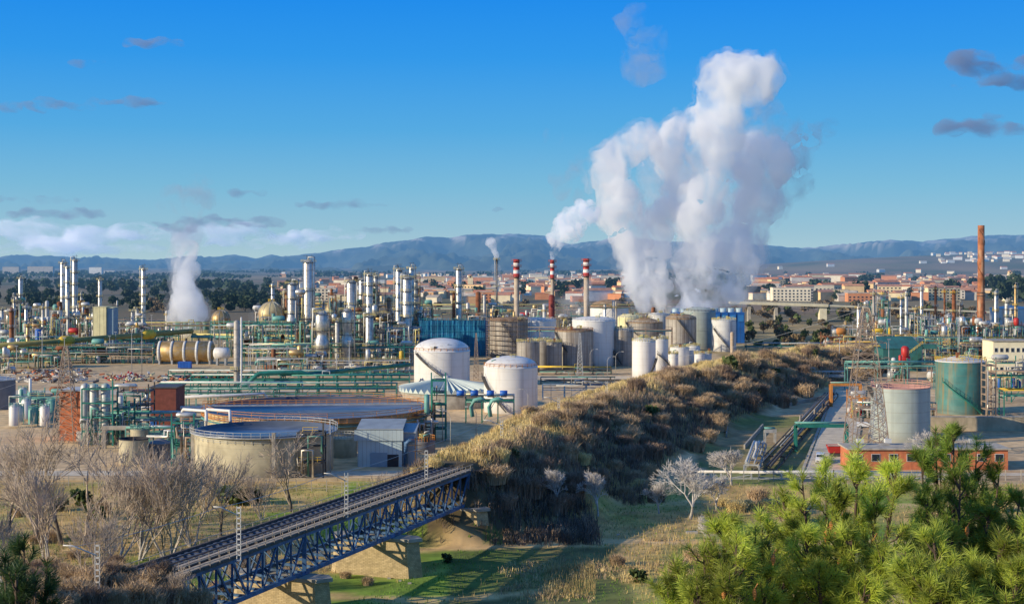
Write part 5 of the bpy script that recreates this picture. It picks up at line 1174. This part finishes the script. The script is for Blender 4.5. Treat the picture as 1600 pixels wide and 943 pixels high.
def bare_tree(kind,seed,h,m='twig',bm='bark',trunk=.22,spread=.5,levels=5,r0=.22,fork=3,multi=1,droop=0.,minr=.02,cat='tree'):
    rr=random.Random(seed);t=thing(kind,'x',cat,(0,0,0));tk=MB();cr=MB()
    def grow(p,d,L,r,lv):
        P=[p];dd=d.copy();n=3
        for i in range(n):
            dd=(dd+Vector((rr.uniform(-1,1),rr.uniform(-1,1),rr.uniform(-.4,.7)-droop*(levels-lv)*.15))*.16).normalized();P.append(P[-1]+dd*L/n)
        (tk if lv>=levels-0 else cr).tube(P,[r,r*.85,r*.7,r*.55 if lv else minr*.5],5 if lv>=levels-1 else 3,False)
        if lv==0:return
        k=fork+(rr.random()<.5)
        for j in range(k):
            s=P[-1] if j<2 else P[rr.choice([1,2,3])];ax=dd.orthogonal().normalized();ax.rotate(Matrix.Rotation(rr.uniform(0,2*PI),3,dd));ang=spread*rr.uniform(.45,1.25)
            nd=dd.copy();nd.rotate(Matrix.Rotation(ang,3,ax));nd.z+=.12;nd.normalize();grow(s,nd,L*rr.uniform(.62,.88),max(minr,r*.56),lv-1)
    for m_ in range(multi):
        a=rr.uniform(0,2*PI);tilt=.0 if multi==1 else rr.uniform(.15,.45);grow(Vector((.25*math.cos(a)*(multi>1),.25*math.sin(a)*(multi>1),-.3)),Vector((math.cos(a)*tilt,math.sin(a)*tilt,1)).normalized(),h*trunk,r0,levels)
    a=tk.build('trunk',bm,t);b=cr.build('crown',m,t)
    zs=[v[2] for v in cr.v];return t,[a,b],max(zs)
def place(proto,kids,x,y,z,rz,s,label,group=None,first=[],sz=None):
    k=proto.name
    if k not in first: first.append(k);o=proto;o.location=(x,y,z);o.rotation_euler=(0,0,rz);o.scale=(s,s,sz or s)
    else:o=dup(proto,(x,y,z),rz,s,None,kids,sz)
    o['label']=label
    if group:o['group']=group
    return o
def vegetation():
    r=random.Random(5)
    # far woodland as one mass
    q=MB()
    for i in range(900):
        D=r.uniform(1900,4600);px=r.uniform(-60,1660);k=fbm(px*.006,D*.002,3)
        if k<.05:continue
        if 430<px<980 and D<3300 or px>1180 and D<3000:continue
        x=X(px,D);s=r.uniform(5,11)
        for j in range(16):
            p=Vector((x+r.gauss(0,1)*s*1.6,D+r.gauss(0,1)*s*.8,r.uniform(.5,1)*s));u=Vector((r.gauss(0,1),r.gauss(0,1),r.gauss(0,1))).normalized();v=u.orthogonal().normalized();q.quad(p-u*s*.5,p-v*s*.5,p+u*s*.5,p+v*s*.5)
    tag(q.build('woodland','leafdark'),'dark belts of distant woodland across the plain','woodland',None,'stuff')
    V=[leafy_tree('broadleaf_tree','leafdark',100+i,4.5+i*.6,6+i,1.8,1.,230) for i in range(3)];O=[leafy_tree('olive_tree','leafolive',110+i,4,4,1,.8,190) for i in range(2)];Bn=[leafy_tree('brown_tree','leafbrown',120+i,4,5,1.2,.8,190) for i in range(2)]
    n=0
    def band(cnt,px0,px1,y0,y1,kinds,s0,s1,lb,grp):
        for i in range(cnt):
            px=r.uniform(px0,px1);D=DG(r.uniform(y0,y1));t,k=r.choice(kinds);place(t,k,X(px,D),D,0,r.uniform(0,6),r.uniform(s0,s1),lb,grp)
    band(95,-40,440,462,488,V,.8,1.5,'dark green tree in the belt behind the left columns','dark trees behind the left columns')
    band(45,-40,460,445,462,V,1.2,2.2,'dark tree on the brown plain beyond the left columns','dark trees on the brown plain')
    band(26,320,400,470,490,V,1.,1.7,'dense dark tree beside the gas sphere','dense dark trees by the gas spheres')
    band(26,620,1000,448,474,V,1.,2.2,'dark tree at the edge of the town','dark trees among the town houses')
    band(34,1180,1600,430,474,V,1.2,2.4,'dark tree between the right-hand town houses','dark trees between the right-hand town houses')
    band(14,1555,1625,452,478,V,2.,3.2,'big dark tree at the right edge below the church','big dark trees at the right edge')
    band(44,1168,1530,480,506,Bn,.8,1.5,'brown leafless thicket tree below the viaduct','brown thicket trees below the viaduct')
    band(36,1168,1530,480,510,O,.7,1.4,'olive green bush below the viaduct','olive bushes below the viaduct')
    band(60,1168,1300,506,546,Bn+O,.5,1.,'low brown bush in the hollow beyond the embankment','low brown bushes in the hollow beyond the embankment')
    band(18,225,300,478,492,Bn,.9,1.5,'brown tree left of the green cooling tower','brown trees by the green cooling tower')
    band(18,655,1000,474,490,Bn,.9,1.4,'brown tree behind the striped chimneys','brown trees behind the striped chimneys')
    # embankment shrubs
    S=[('bramble_shrub','twigbrown',1),('bramble_shrub','twigpurple',2),('reed_shrub','strawbush',3),('bramble_shrub','twigbrown',4),('reed_shrub','strawbush',5)]
    protos=[]
    for nm,m,sd_ in S:
        o=twig_shrub(nm,m,sd_,760,2.7,3. if 'bramble' in nm else 2.2,.05);o.location=(0,0,-300);protos.append(o)
    gsh=leaf_mesh('green_shrub','leafolive',9,150,2.2,2.4,.0,.45,5);protos.append(gsh)
    used=set()
    def shrub(i,x,y,s,lb,grp,sz=None):
        o=protos[i]
        if i in used:o=o.copy();col.objects.link(o)
        used.add(i);o.location=(x,y,terr(x,y)-.1);o.rotation_euler=(0,0,r.uniform(0,6.28));o.scale=(s,s,sz or s*r.uniform(.8,1.25));tag(o,lb,'shrub',grp,'thing')
    cnt=0
    while cnt<285:
        k=r.random()**.8;seg=k*(len(RIDGE)-2);i=int(seg);t=seg-i;a,b=RIDGE[i],RIDGE[i+1];dx,dy=b[0]-a[0],b[1]-a[1];L=math.hypot(dx,dy)
        off=r.uniform(-13,27);x=a[0]+dx*t+dy/L*off;y=a[1]+dy*t-dx/L*off
        if abs(off)<3 and y<262:continue
        if off<-9 and y<300 or off>15 and y<265:continue
        if y<236 and abs(off)<6:continue
        u=r.random()
        if off<2: i_=2 if u<.45 else 4 if u<.8 else (0 if u<.93 else 5);
        else:i_=0 if u<.36 else 1 if u<.66 else 3 if u<.9 else 2 if u<.97 else 5
        lb={0:'brown leafless bramble bush on the railway embankment',1:'purplish brown leafless bush on the railway embankment',2:'straw coloured dry bush on the embankment crest',3:'brown leafless bramble bush on the railway embankment',4:'straw coloured dry bush on the embankment crest',5:'dark green bush on the railway embankment'}[i_]
        s=r.uniform(.75,1.35)*(.7 if off<0 else 1.15)*(1.2 if y>380 else 1);shrub(i_,x,y,s,lb,{0:'brown bramble bushes on the embankment',1:'purplish bushes on the embankment',2:'straw bushes on the embankment',4:'straw bushes on the embankment',5:'green bushes on the embankment'}.get(i_,'brown bramble bushes on the embankment'));cnt+=1
    for c in range(120):
        px=r.uniform(-30,420);py=r.uniform(800,965)
        if py<870-(px-150)*.5 and r.random()<.75:continue
        if px>200 and py< 905-(px-200)*.3+10 :continue
        x,y,z=hit(px,py);shrub(r.choice([0,1,3]),x,y,r.uniform(.55,1.),'brown leafless brush on the slope at lower left','brown brush on the lower left slope')
    for (px,py,i_,s) in [(1150,800,2,1.2),(1165,795,2,1.3),(1185,790,0,1.2),(1200,795,2,1.1),(1220,800,3,1.1),(1130,790,2,.9),(1238,805,0,1.),(1100,770,2,.7),(985,765,2,.9),(880,845,0,.8),(1085,880,0,.9),(1110,885,3,.9),(1060,890,0,.8),(1000,912,5,.8),(1120,905,5,.8),(700,880,5,.5),(965,885,0,.7),(1250,815,5,1.),(450,900,3,.7),(640,760,3,1.),(620,770,2,1.),(655,745,2,.9),(600,780,3,.8),(560,790,2,.8),(680,735,2,.9),(350,785,5,1.2),(375,790,5,1.3),(395,787,5,1.1),(130,790,5,1.2),(90,800,5,1.),(150,812,5,1.1),(540,905,0,.5),(575,915,0,.5),(1560,800,2,1.),(1585,830,2,1.2),(1010,745,0,1.2),(855,760,0,1.5),(830,775,1,1.3),(900,780,1,1.),(790,800,1,1.1)]:
        x,y,z=hit(px,py);shrub(i_,x,y,s,'lone %s bush on the valley floor'%('dry straw' if i_==2 else 'green' if i_==5 else 'brown'),'%s bushes on the valley floor'%('dry' if i_==2 else 'green' if i_==5 else 'brown'))
    # brush between the bushes
    qa,qb,qc,qd=MB(),MB(),MB(),MB()
    def brush(qq,x,y,h,w_):
        z=terr(x,y)-.1
        for k in range(5):
            a=r.uniform(0,6.28);ln=r.uniform(.1,.7);p=Vector((x+r.uniform(-.5,.5),y+r.uniform(-.5,.5),z));L=h*r.uniform(.5,1.1);m_=p+Vector((math.cos(a)*ln*.4,math.sin(a)*ln*.4,1))*L*.55;e=m_+Vector((math.cos(a)*ln,math.sin(a)*ln,.7))*L*.5
            u=Vector((-math.sin(a),math.cos(a),0))*w_;qq.quad(p-u,p+u,m_+u*.8,m_-u*.8);qq.tri(m_-u*.8,m_+u*.8,e)
            v=Vector((r.uniform(-1,1),r.uniform(-1,1),.3)).normalized()*w_*.8;s_=p.lerp(m_,r.uniform(.4,1));qq.tri(s_-v,s_+v,s_+Vector((r.uniform(-1,1),r.uniform(-1,1),.8))*L*.35)
    for i in range(15000):
        k=r.random()**.85;seg=k*(len(RIDGE)-2);j=int(seg);t=seg-j;a,b=RIDGE[j],RIDGE[j+1];dx,dy=b[0]-a[0],b[1]-a[1];L=math.hypot(dx,dy);off=r.uniform(-12,25)
        x=a[0]+dx*t+dy/L*off;y=a[1]+dy*t-dx/L*off
        if y<240 and abs(off)<4.5 or off<-7 and y<290 or off>13+r.uniform(0,3) and y<262:continue
        n_=fbm(x*.06,y*.06,12)+off*.03
        h=1.3+1.6*clamp(.5+fbm(x*.09,y*.09,3))
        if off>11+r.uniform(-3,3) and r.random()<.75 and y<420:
            brush(qd,x,y,h,.05);continue  # shade low on the right flank, given by darker twigs
        brush(qc if n_<-.02+r.uniform(-.12,.12) or off<2 and r.random()<.55 else qa if n_<.38+r.uniform(-.2,.2) else qb,x,y,h*(.6 if off<0 else 1.15),.055)
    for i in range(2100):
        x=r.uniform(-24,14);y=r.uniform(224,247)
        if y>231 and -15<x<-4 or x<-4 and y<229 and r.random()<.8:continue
        brush(qd if r.random()<.8 else qb,x,y,r.uniform(1.5,3.4),.05)  # mostly shade-coloured brush, keeps the nose dark
    for i in range(1500):
        px=r.uniform(-40,430);py=r.uniform(770,965)
        if px>200 and py<915-(px-200)*.3 and r.random()<.7:continue
        x,y,z=hit(px,py);brush(qa if r.random()<.6 else qb,x,y,r.uniform(.8,2.),.03)
    for i in range(2200):
        px=r.uniform(1000,1260) if r.random()<.6 else r.uniform(780,1000);py=r.uniform(842,920) if px>1000 else r.uniform(880,940);x,y,z=hit(px,py)
        if fbm(x*.1,y*.1,6)<0:continue
        brush(qa if r.random()<.5 else qc,x,y,r.uniform(.5,1.3),.035)
    for qq,mm,nm in ((qa,'twigbrown','brown'),(qb,'twigpurple','purplish brown'),(qc,'strawbush','straw coloured'),(qd,'twigshade','dark')):tag(qq.build('undergrowth',mm),'%s leafless undergrowth tangled between the bushes'%nm,'undergrowth',None,'stuff')
    # bare trees
    T=[bare_tree('bare_tree',s_,10,levels=5,fork=3,minr=.022,**k) for s_,k in ((1,dict(trunk=.34,spread=.55)),(2,dict(trunk=.38,spread=.5)),(3,dict(trunk=.3,spread=.62)))]
    M_=[bare_tree('multi_stemmed_tree',s_,10,trunk=.3,spread=.42,multi=5,levels=4,r0=.11,fork=3,minr=.022,bm='barkpale',m='twig') for s_ in (11,12)]
    Wt=[bare_tree('pale_bare_tree',s_,8,trunk=.2,spread=.62,m='twigpale',bm='barkpale',levels=6,fork=3,minr=.016,r0=.16) for s_ in (21,22)]
    def tree(tr,px,pb,pt,lb,grp=None,zz=None,wide=1.):
        t,k,hh=tr;x,y,z=hit(px,pb);h=max(2,Z(pt,y)-z);s=h/hh;place(t,k,x,y,z,r.uniform(0,6.28),s*wide,lb,grp,sz=s)
    for (i,px,pb,pt,lb) in ((0,60,845,655,'tall bare tree with dark straight trunk, second from the left edge'),(1,97,852,640,'bare tree with split crown standing third from the left edge'),(2,133,855,665,'bare tree just right of the split-crowned one'),(0,12,842,650,'bare tree at the very left edge'),(1,345,838,700,'bare tree left of the broad cream tank corner, trunk just behind the bridge'),(2,455,802,668,'bare tree with dark trunk before the shaded side of the cream tank'),(2,330,742,700,'small bare tree at the wall of the cream tank'),(0,30,800,690,'smaller bare tree behind the left edge ones'),(1,240,775,690,'thin bare tree before the small cream tank'),(2,590,790,735,'small leafless sapling beside the bridge fence')):
        tree(T[i],px,pb,pt,lb)
    for (i,px,pb,pt,lb) in ((0,215,878,690,'wide spreading thicket-like tree of pale stems, middle of the left valley'),(1,262,872,690,'pale many-stemmed tree right of the widest one'),(0,180,885,730,'pale many-stemmed tree left of the widest one'),(1,300,856,715,'pale many-stemmed tree nearest the bridge'),(1,375,935,855,'bushy many-stemmed tree growing against the blue truss'),(0,5,930,790,'many-stemmed tree cut by the left frame edge'),(0,275,950,880,'low many-stemmed tree under the near end of the bridge'),(0,75,880,730,'pale thicket-like tree standing before the split-crowned bare tree'),(1,410,812,735,'pale many-stemmed tree before the cream tank, just behind the bridge'),(1,140,920,800,'low pale thicket-like tree above the first mast'),(0,320,800,712,'pale many-stemmed tree at the corner of the cream tank')):
        tree(M_[i],px,pb,pt,lb,wide=1.15)
    for (i,px,pb,pt,lb,wd) in ((0,934,808,728,'small pale bare tree standing alone against the dark embankment',.9),(1,1078,812,708,'pale wide-crowned bare tree at the foot of the embankment',1.15),(0,1143,760,694,'pale bare tree beside the concrete channel',1.3),(1,1030,806,745,'low pale bare tree leaning beside the wide-crowned one',1.2),(0,872,800,725,'brownish bare tree at the dark foot of the embankment',1.),(1,1455,735,668,'pale bare tree behind the long brick building',1.2),(0,1120,800,735,'pale bare tree right of the wide-crowned one',1.2),(1,1500,728,680,'second pale bare tree behind the long brick building',1.1),(0,1105,860,800,'thin pale sapling beside the pine at right',.8)):
        tree(Wt[i],px,pb,pt,lb,wide=wd)
    # grasses
    q=MB();q2=MB()
    def blade(qq,x,y,h,w_):
        z=terr(x,y);a=r.uniform(0,6.28);l_=r.uniform(.1,.5)*h
        u=Vector((math.cos(a),math.sin(a),0))*w_;qq.tri(Vector((x,y,z-.05))-u,Vector((x,y,z-.05))+u,Vector((x+l_*math.sin(a),y-l_*math.cos(a),z+h)))
    for i in range(26000):
        k=r.random();seg=k*(len(RIDGE)-2);j=int(seg);t=seg-j;a,b=RIDGE[j],RIDGE[j+1];dx,dy=b[0]-a[0],b[1]-a[1];L=math.hypot(dx,dy);off=r.uniform(-20,7) if r.random()<.75 else r.uniform(5,26)
        x=a[0]+dx*t+dy/L*off;y=a[1]+dy*t-dx/L*off
        if terr(x,y)<.3:continue
        blade(q,x,y,r.uniform(.5,1.5),r.uniform(.05,.14))
    for i in range(52000):
        y=r.uniform(150,281);x=r.uniform(-.42,.4)*y
        n_=fbm(x*.04,y*.04,1)+.5*nz(x*.15,y*.15,4)+(-.25 if x>15 or y>245 else 0);pth=abs(y-(224+1.5*math.sin(x*.07)+.06*x))<1.8 and x>-35
        if -6<x<14 and y<222 and r.random()<.6:continue  # blades thinned so the painted shadow band stays dark
        if pth or -44<x<-2 and abs((x+6.7)-(y-229.6)*.379+3)<4.5:continue
        if n_<-.15 and r.random()<.7: blade(q,x,y,r.uniform(.3,.9),r.uniform(.04,.1))
        else: blade(q2,x,y,r.uniform(.12,.4),r.uniform(.05,.12))
    for i in range(5000):
        px=r.uniform(-30,300);py=r.uniform(850,960);x,y,z=hit(px,py);blade(q,x,y,r.uniform(.3,.8),r.uniform(.02,.05))
    for i in range(1500): # reeds
        px=r.choice([r.uniform(850,930),r.uniform(1000,1160)]);py=r.uniform(885,935) if px<940 else r.uniform(845,905);x,y,z=hit(px,py);blade(q,x,y,r.uniform(.8,1.6),r.uniform(.03,.07))
    tag(q.build('dry_grass','straw'),'dry straw coloured grass over the embankment and valley','grass',None,'stuff');tag(q2.build('green_grass','grassgreen'),'short green grass on the valley floor','grass',None,'stuff')
def pine(name,label,tips,base,D,seed,m,nshoot=24,sh=.42,nn=70,nl=.12,cones=(),blen=1.1):
    rr=random.Random(seed);bx=X(base[0],D);bz=Z(base[1],D);t=thing(name,label,'tree',(bx,D,min(bz,36)));wood=MB();nd=MB();dead=MB()
    def shoot(p,d,L):
        wood.tube([p,p+d*L],[.007,.004],3,False);n=int(nn*rr.uniform(.7,1.2))
        for i in range(n):
            s=p+d*L*rr.uniform(.15,1.02);a=rr.uniform(0,2*PI);o=d.orthogonal().normalized();o.rotate(Matrix.Rotation(a,3,d));dirn=(d*rr.uniform(.6,1.7)+o+Vector((0,0,-.12))).normalized();l_=nl*rr.uniform(.7,1.15)
            w_=dirn.orthogonal().normalized()*.0029;w_.rotate(Matrix.Rotation(rr.uniform(0,6.28),3,dirn));mid=s+dirn*l_*.5+Vector((0,0,-.004));nd.tri(s-w_,s+w_,mid+w_*.8);nd.tri(mid+w_*.8,mid-w_*.8,s-w_);nd.tri(mid-w_*.8,mid+w_*.8,s+dirn*l_+Vector((0,0,-.015*rr.random())))
    for (px,py,dd) in tips:
        d_=D+dd;tip=Vector((X(px,d_),d_,Z(py,d_)));b0=Vector((bx+(tip.x-bx)*.25,D+dd*.2,min(bz,tip.z-.9)+rr.uniform(-.2,.2)));mid=b0.lerp(tip,.5)+Vector(((tip.x-bx)*.16,dd*.1,-.12));P=[]
        for k in range(9):
            u=k/8;P.append(b0*(1-u)**2+mid*2*u*(1-u)+tip*u*u)
        wood.tube(P,[.05-.0053*k for k in range(9)],5,False)
        for j in range(7):
            i=rr.randrange(1,7);p=P[i];e=p+Vector((rr.uniform(-1,1),rr.uniform(-1,.3),rr.uniform(-.3,.8)))*.3;m2=p.lerp(e,.5)+Vector((0,0,.03));wood.tube([p,m2,e],[.006,.004,.002],3,False)
            for k in range(4):wood.tube([m2.lerp(e,k/4),m2.lerp(e,k/4)+Vector((rr.uniform(-1,1),rr.uniform(-1,1),rr.uniform(-.5,1)))*.1],[.003,.0015],3,False)
        for j in range(nshoot):
            u=1-(rr.random()**1.3)*.8 if j else 1;i=min(7,int(u*8));p=P[i].lerp(P[i+1],u*8-i) if u<1 else P[8];ax=(P[i+1]-P[i]).normalized()
            o=ax.orthogonal().normalized();o.rotate(Matrix.Rotation(rr.uniform(0,2*PI),3,ax));dr=(ax*.5+o*rr.uniform(.6,1.2)+Vector((0,0,.35))).normalized() if j else (ax+Vector((0,0,.6))).normalized()
            L=sh*rr.uniform(.35,1.)*(1.25-.7*u)
            q0=p+dr*L*.4;wood.tube([p,q0],[.012,.008],3,False);shoot(q0,(dr+Vector((0,0,.5))).normalized(),L*.6+.05)
            if rr.random()<.6:
                d2=(dr+Vector((rr.uniform(-1,1),rr.uniform(-1,1),.5))*.8).normalized();shoot(q0,d2,L*.45+.05)
    MB().tube([(bx,D,min(terr(bx,D),bz-1.5)),(bx+.05,D,bz-.8),(bx,D,bz+.1)],[.16,.12,.07],8).build('trunk','pinebark',t)
    wood.build('branches','pinebark',t);wood.v and None;nd.build('crown',m,t)
    for i,(px,py,dd) in enumerate(cones):
        d_=D+dd;c=Vector((X(px,d_),d_,Z(py,d_)));q=MB();n=9;pr=[]
        for k in range(11):
            u=k/10;pr.append((max(.003,.026*math.sin(PI*min(1,u*.92+.08))**.7*(1-.35*u))*(1.12 if k%2 else .92),c.z+.055-.11*u))
        q.lathe(pr,c.x,c.y,10,False,.1);q.tube([(c.x,c.y,c.z+.05),(c.x+.03,c.y,c.z+.1)],.006,4);q.build('pine_cone','cone',t)
def pines():
    pine('pine_tree','bushy light green pine with hanging brown cones, middle of the lower right foreground',[(1255,765,0),(1290,742,.3),(1340,735,-.3),(1225,800,.2),(1190,830,-.2),(1310,790,-.6),(1370,790,-.5),(1260,850,-.8),(1330,850,-.9),(1180,880,-.6),(1280,900,-1.),(1380,870,-.9),(1220,920,-1.),(1350,930,-1.2),(1400,750,.3)],(1310,1010),14.5,3,'needle',28,nn=78,nl=.122,cones=[(1299,822,-.5),(1318,810,-.4),(1306,838,-.5),(1290,838,-.4),(1366,848,-.6),(1312,880,-.8),(1340,905,-.8)])
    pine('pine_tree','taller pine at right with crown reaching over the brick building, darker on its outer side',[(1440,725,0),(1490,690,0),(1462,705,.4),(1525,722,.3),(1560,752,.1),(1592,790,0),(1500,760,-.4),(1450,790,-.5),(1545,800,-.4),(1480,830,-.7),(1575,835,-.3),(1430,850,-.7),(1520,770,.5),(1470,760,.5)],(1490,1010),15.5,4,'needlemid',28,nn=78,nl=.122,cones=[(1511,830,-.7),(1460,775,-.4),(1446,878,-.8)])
    pine('pine_tree','low pine at the left of the right-hand foreground group',[(1130,835,0),(1100,880,0),(1060,905,.2),(1150,870,-.4),(1180,850,.3),(1090,930,-.3),(1140,920,-.5),(1200,900,-.2),(1045,935,.1)],(1140,1040),13.5,5,'needle',26,nn=76,nl=.122,cones=[(1208,874,-.4),(1179,928,-.5),(1131,929,-.5)])
    pine('pine_tree','bright young pine shoots at the lower right corner',[(1560,870,0),(1600,850,0),(1530,900,0),(1590,900,-.4),(1460,860,.2),(1420,900,-.3),(1500,925,-.4),(1620,880,-.2),(1455,930,-.5)],(1530,1050),12.2,6,'needle',24,nn=76,nl=.122)
    pine('dark_pine_tree','small dark pine top at the lower left corner',[(38,872,0),(8,892,.2),(72,912,0),(25,915,-.3),(55,935,-.2)],(35,1050),11.5,8,'needleshade',16,sh=.24,nl=.11)
def town():
    r=random.Random(21);n=0
    G='houses of the town'
    def house(px,D,w_,d_,h,wm,rm,lb,grp,flat=False,z=0,rz=None,win=False):
        t=thing('town_house',lb,'house',(X(px,D),D,z),grp);rz=rz if rz is not None else r.uniform(-.5,.5)
        q=MB();q.box(0,0,0,w_,d_,h)
        q.v=[(a+X(px,D),b+D,c+z) for a,b,c in q.v];q.build('wall',wm,t)
        if flat:q=MB().box(0,0,h+.01,w_+.5,d_+.5,.5)
        else:
            q=MB();o=.5;e=h+.01;g=h+min(w_,d_)*.2;q.quad((-w_/2-o,-d_/2-o,e),(w_/2+o,-d_/2-o,e),(w_/2+o,0,g),(-w_/2-o,0,g));q.quad((w_/2+o,d_/2+o,e),(-w_/2-o,d_/2+o,e),(-w_/2-o,0,g),(w_/2+o,0,g));q.tri((-w_/2-o,-d_/2-o,e),(-w_/2-o,0,g),(-w_/2-o,d_/2+o,e));q.tri((w_/2+o,d_/2+o,e),(w_/2+o,0,g),(w_/2+o,-d_/2-o,e))
        q.v=[(a+X(px,D),b+D,c+z) for a,b,c in q.v];q.build('roof',rm,t)
        if win:
            nn=max(2,int(w_/4));rows=max(1,int(h/3.2))
            for rr_ in range(rows):
                for i in range(nn):MB().box(X(px,D)-w_/2+w_*(i+.5)/nn,D-d_/2-.06,z+1+rr_*3.1,w_/nn*.45,.15,1.5).build('window','glass',t)
        t.rotation_euler=(0,0,rz);return t
    WN=['sand','cream','pale','ochre','brick red','tan','grey'];RN=['terracotta','orange tiled','brown tiled','dull tan']
    def spot(a,b,y0,y1):
        px=r.uniform(a,b);return px,DG(r.uniform(y0,y1))
    k=0;placed=[]
    while k<290:
        if k<125: px,D=spot(440,985,438,474)
        else: px,D=spot(1182,1625,439,471)
        if k<125 and px<640 and r.random()<.5: continue
        if any(abs(p-px)*D/F<9 and abs(dd-D)<14 for p,dd in placed):continue
        if k<125 and 440<px<640: D=max(D,1500)
        placed.append((px,D));a,b=r.randrange(7),r.randrange(4);big=r.random()<.16
        w_=r.uniform(10,20) if not big else r.uniform(20,42);d_=r.uniform(9,14);h=r.uniform(5,9) if not big else r.uniform(9,15);fl=r.random()<.3
        if px>1180:h*=1.1
        side='of the town behind the striped chimneys' if px<1100 else 'of the town beyond the viaduct'
        house(px,D,w_,d_,h,'wall%d'%a,'tile%d'%b,'%s walled house with %s roof, one %s'%(WN[a],'flat' if fl else RN[b],side),'%s walled houses %s %s'%(WN[a],'flat roofed' if fl else RN[b],side),flat=fl,win=big and D<2100 and k%2==0);k+=1
    from itertools import product
    q=MB();q2=MB();fw=[];fr=[]
    for i in range(1100):
        px=r.uniform(430,985) if r.random()<.4 else r.uniform(1180,1640);D=DG(r.uniform(432,466)) if px>1000 else DG(r.uniform(430,468))
        if px<640 and r.random()<.6:continue
        x=X(px,D);w_=r.uniform(7,16);d_=r.uniform(7,12);h=r.uniform(4.5,9);a=r.uniform(-.5,.5);n0=len(q.f);q.box(x,D,0,w_,d_,h,a);fw+=[r.randrange(7)]*(len(q.f)-n0)
        c_,s_=math.cos(a),math.sin(a);P=lambda u,v,z:(x+u*c_-v*s_,D+u*s_+v*c_,z);n0=len(q2.f);e=h+.02;g=h+1.6;W2,D2=w_/2+.4,d_/2+.4
        q2.quad(P(-W2,-D2,e),P(W2,-D2,e),P(W2,0,g),P(-W2,0,g));q2.quad(P(W2,D2,e),P(-W2,D2,e),P(-W2,0,g),P(W2,0,g));fr+=[r.randrange(4)]*(len(q2.f)-n0)
    t=thing('town_houses_mass','x','town',(0,0,0));o=q.build('town_walls',['wall%d'%i for i in range(7)]);o.data.polygons.foreach_set('material_index',fw);o2=q2.build('town_roofs',['tile%d'%i for i in range(4)]);o2.data.polygons.foreach_set('material_index',fr)
    bpy.data.objects.remove(t);o.name='distant_town';o2.parent=o;o2.name='roofs';tag(o,'dense mass of small distant town houses with terracotta roofs','town',None,'stuff')
    for (px,D,w_,h,m,lb) in ((18,3700,42,24,'wall6','big grey flat block on the horizon at the left edge'),(64,3700,66,25,'wall6','longer big grey flat block on the horizon'),(150,3900,34,22,'wall2','white tall block on the horizon right of the grey ones'),(172,3950,30,12,'white','long low white hall on the horizon'),(1235,1500,40,14,'wall1','large cream apartment building beyond the viaduct'),(1280,1580,30,15,'wall1','second cream apartment building beyond the viaduct'),(1305,1550,26,11,'wall0','ochre apartment building right of the cream ones'),(1345,1480,30,9,'wall4','brick red villa with windows near the viaduct approach'),(1178,1650,14,13,'shade','dark block beside the steam at the viaduct start'),(757,1450,16,11,'wall4','brick red block above the rust red stack'),(500,1520,36,13,'wall1','long cream apartment block behind the tallest column'),(475,1560,20,12,'wall0','sand apartment block beside the long cream one'),(800,1500,18,10,'brick','red and white long house behind the striped chimneys'),(935,1530,22,12,'wall4','red block right of the right striped chimney')):
        house(px,D,w_*1.0,14,h,m,'tile3',lb,None,flat=True,rz=0,win=D<2000)
    for (px,D,h,lb) in ((735,1900,44,'square ochre bell tower rising over the town roofs'),(1578,2300,44,'square brown church tower at the right over the town')):
        x=X(px,D);h=Z(422 if px>1500 else 428,D);t=thing('bell_tower',lb,'church tower',(x,D,0));MB().box(x,D,0,7,7,h*.78).build('shaft','wall0',t);MB().box(x,D,h*.78+.01,5.6,5.6,h*.14).build('belfry','wall5',t);MB().lathe([(4,h*.92+.02),(3,h*.97),(.1,h)],x,D,8,False).build('roof','tile2',t)
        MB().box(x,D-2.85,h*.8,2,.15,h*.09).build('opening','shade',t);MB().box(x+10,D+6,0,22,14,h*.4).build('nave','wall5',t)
    for i in range(95):
        px=r.gauss(1540,60) if i<70 else r.uniform(430,1640);D=r.uniform(4000,5200) if i<70 else r.uniform(2600,4200);x=X(px,D);z=terr(x,D)
        house(px,D,r.uniform(9,22),10,r.uniform(5,9),r.choice(['white','wall2','wall1']),r.choice(['tile3','tile0']),'tiny white villa on the distant hillside' if i<70 else 'tiny pale house out on the distant plain','tiny white villas on the distant hillside' if i<70 else 'tiny pale houses out on the distant plain',z=z)
main();bridge();tanks();columns();cooling();buildings();clutter();road();vegetation();pines();town()
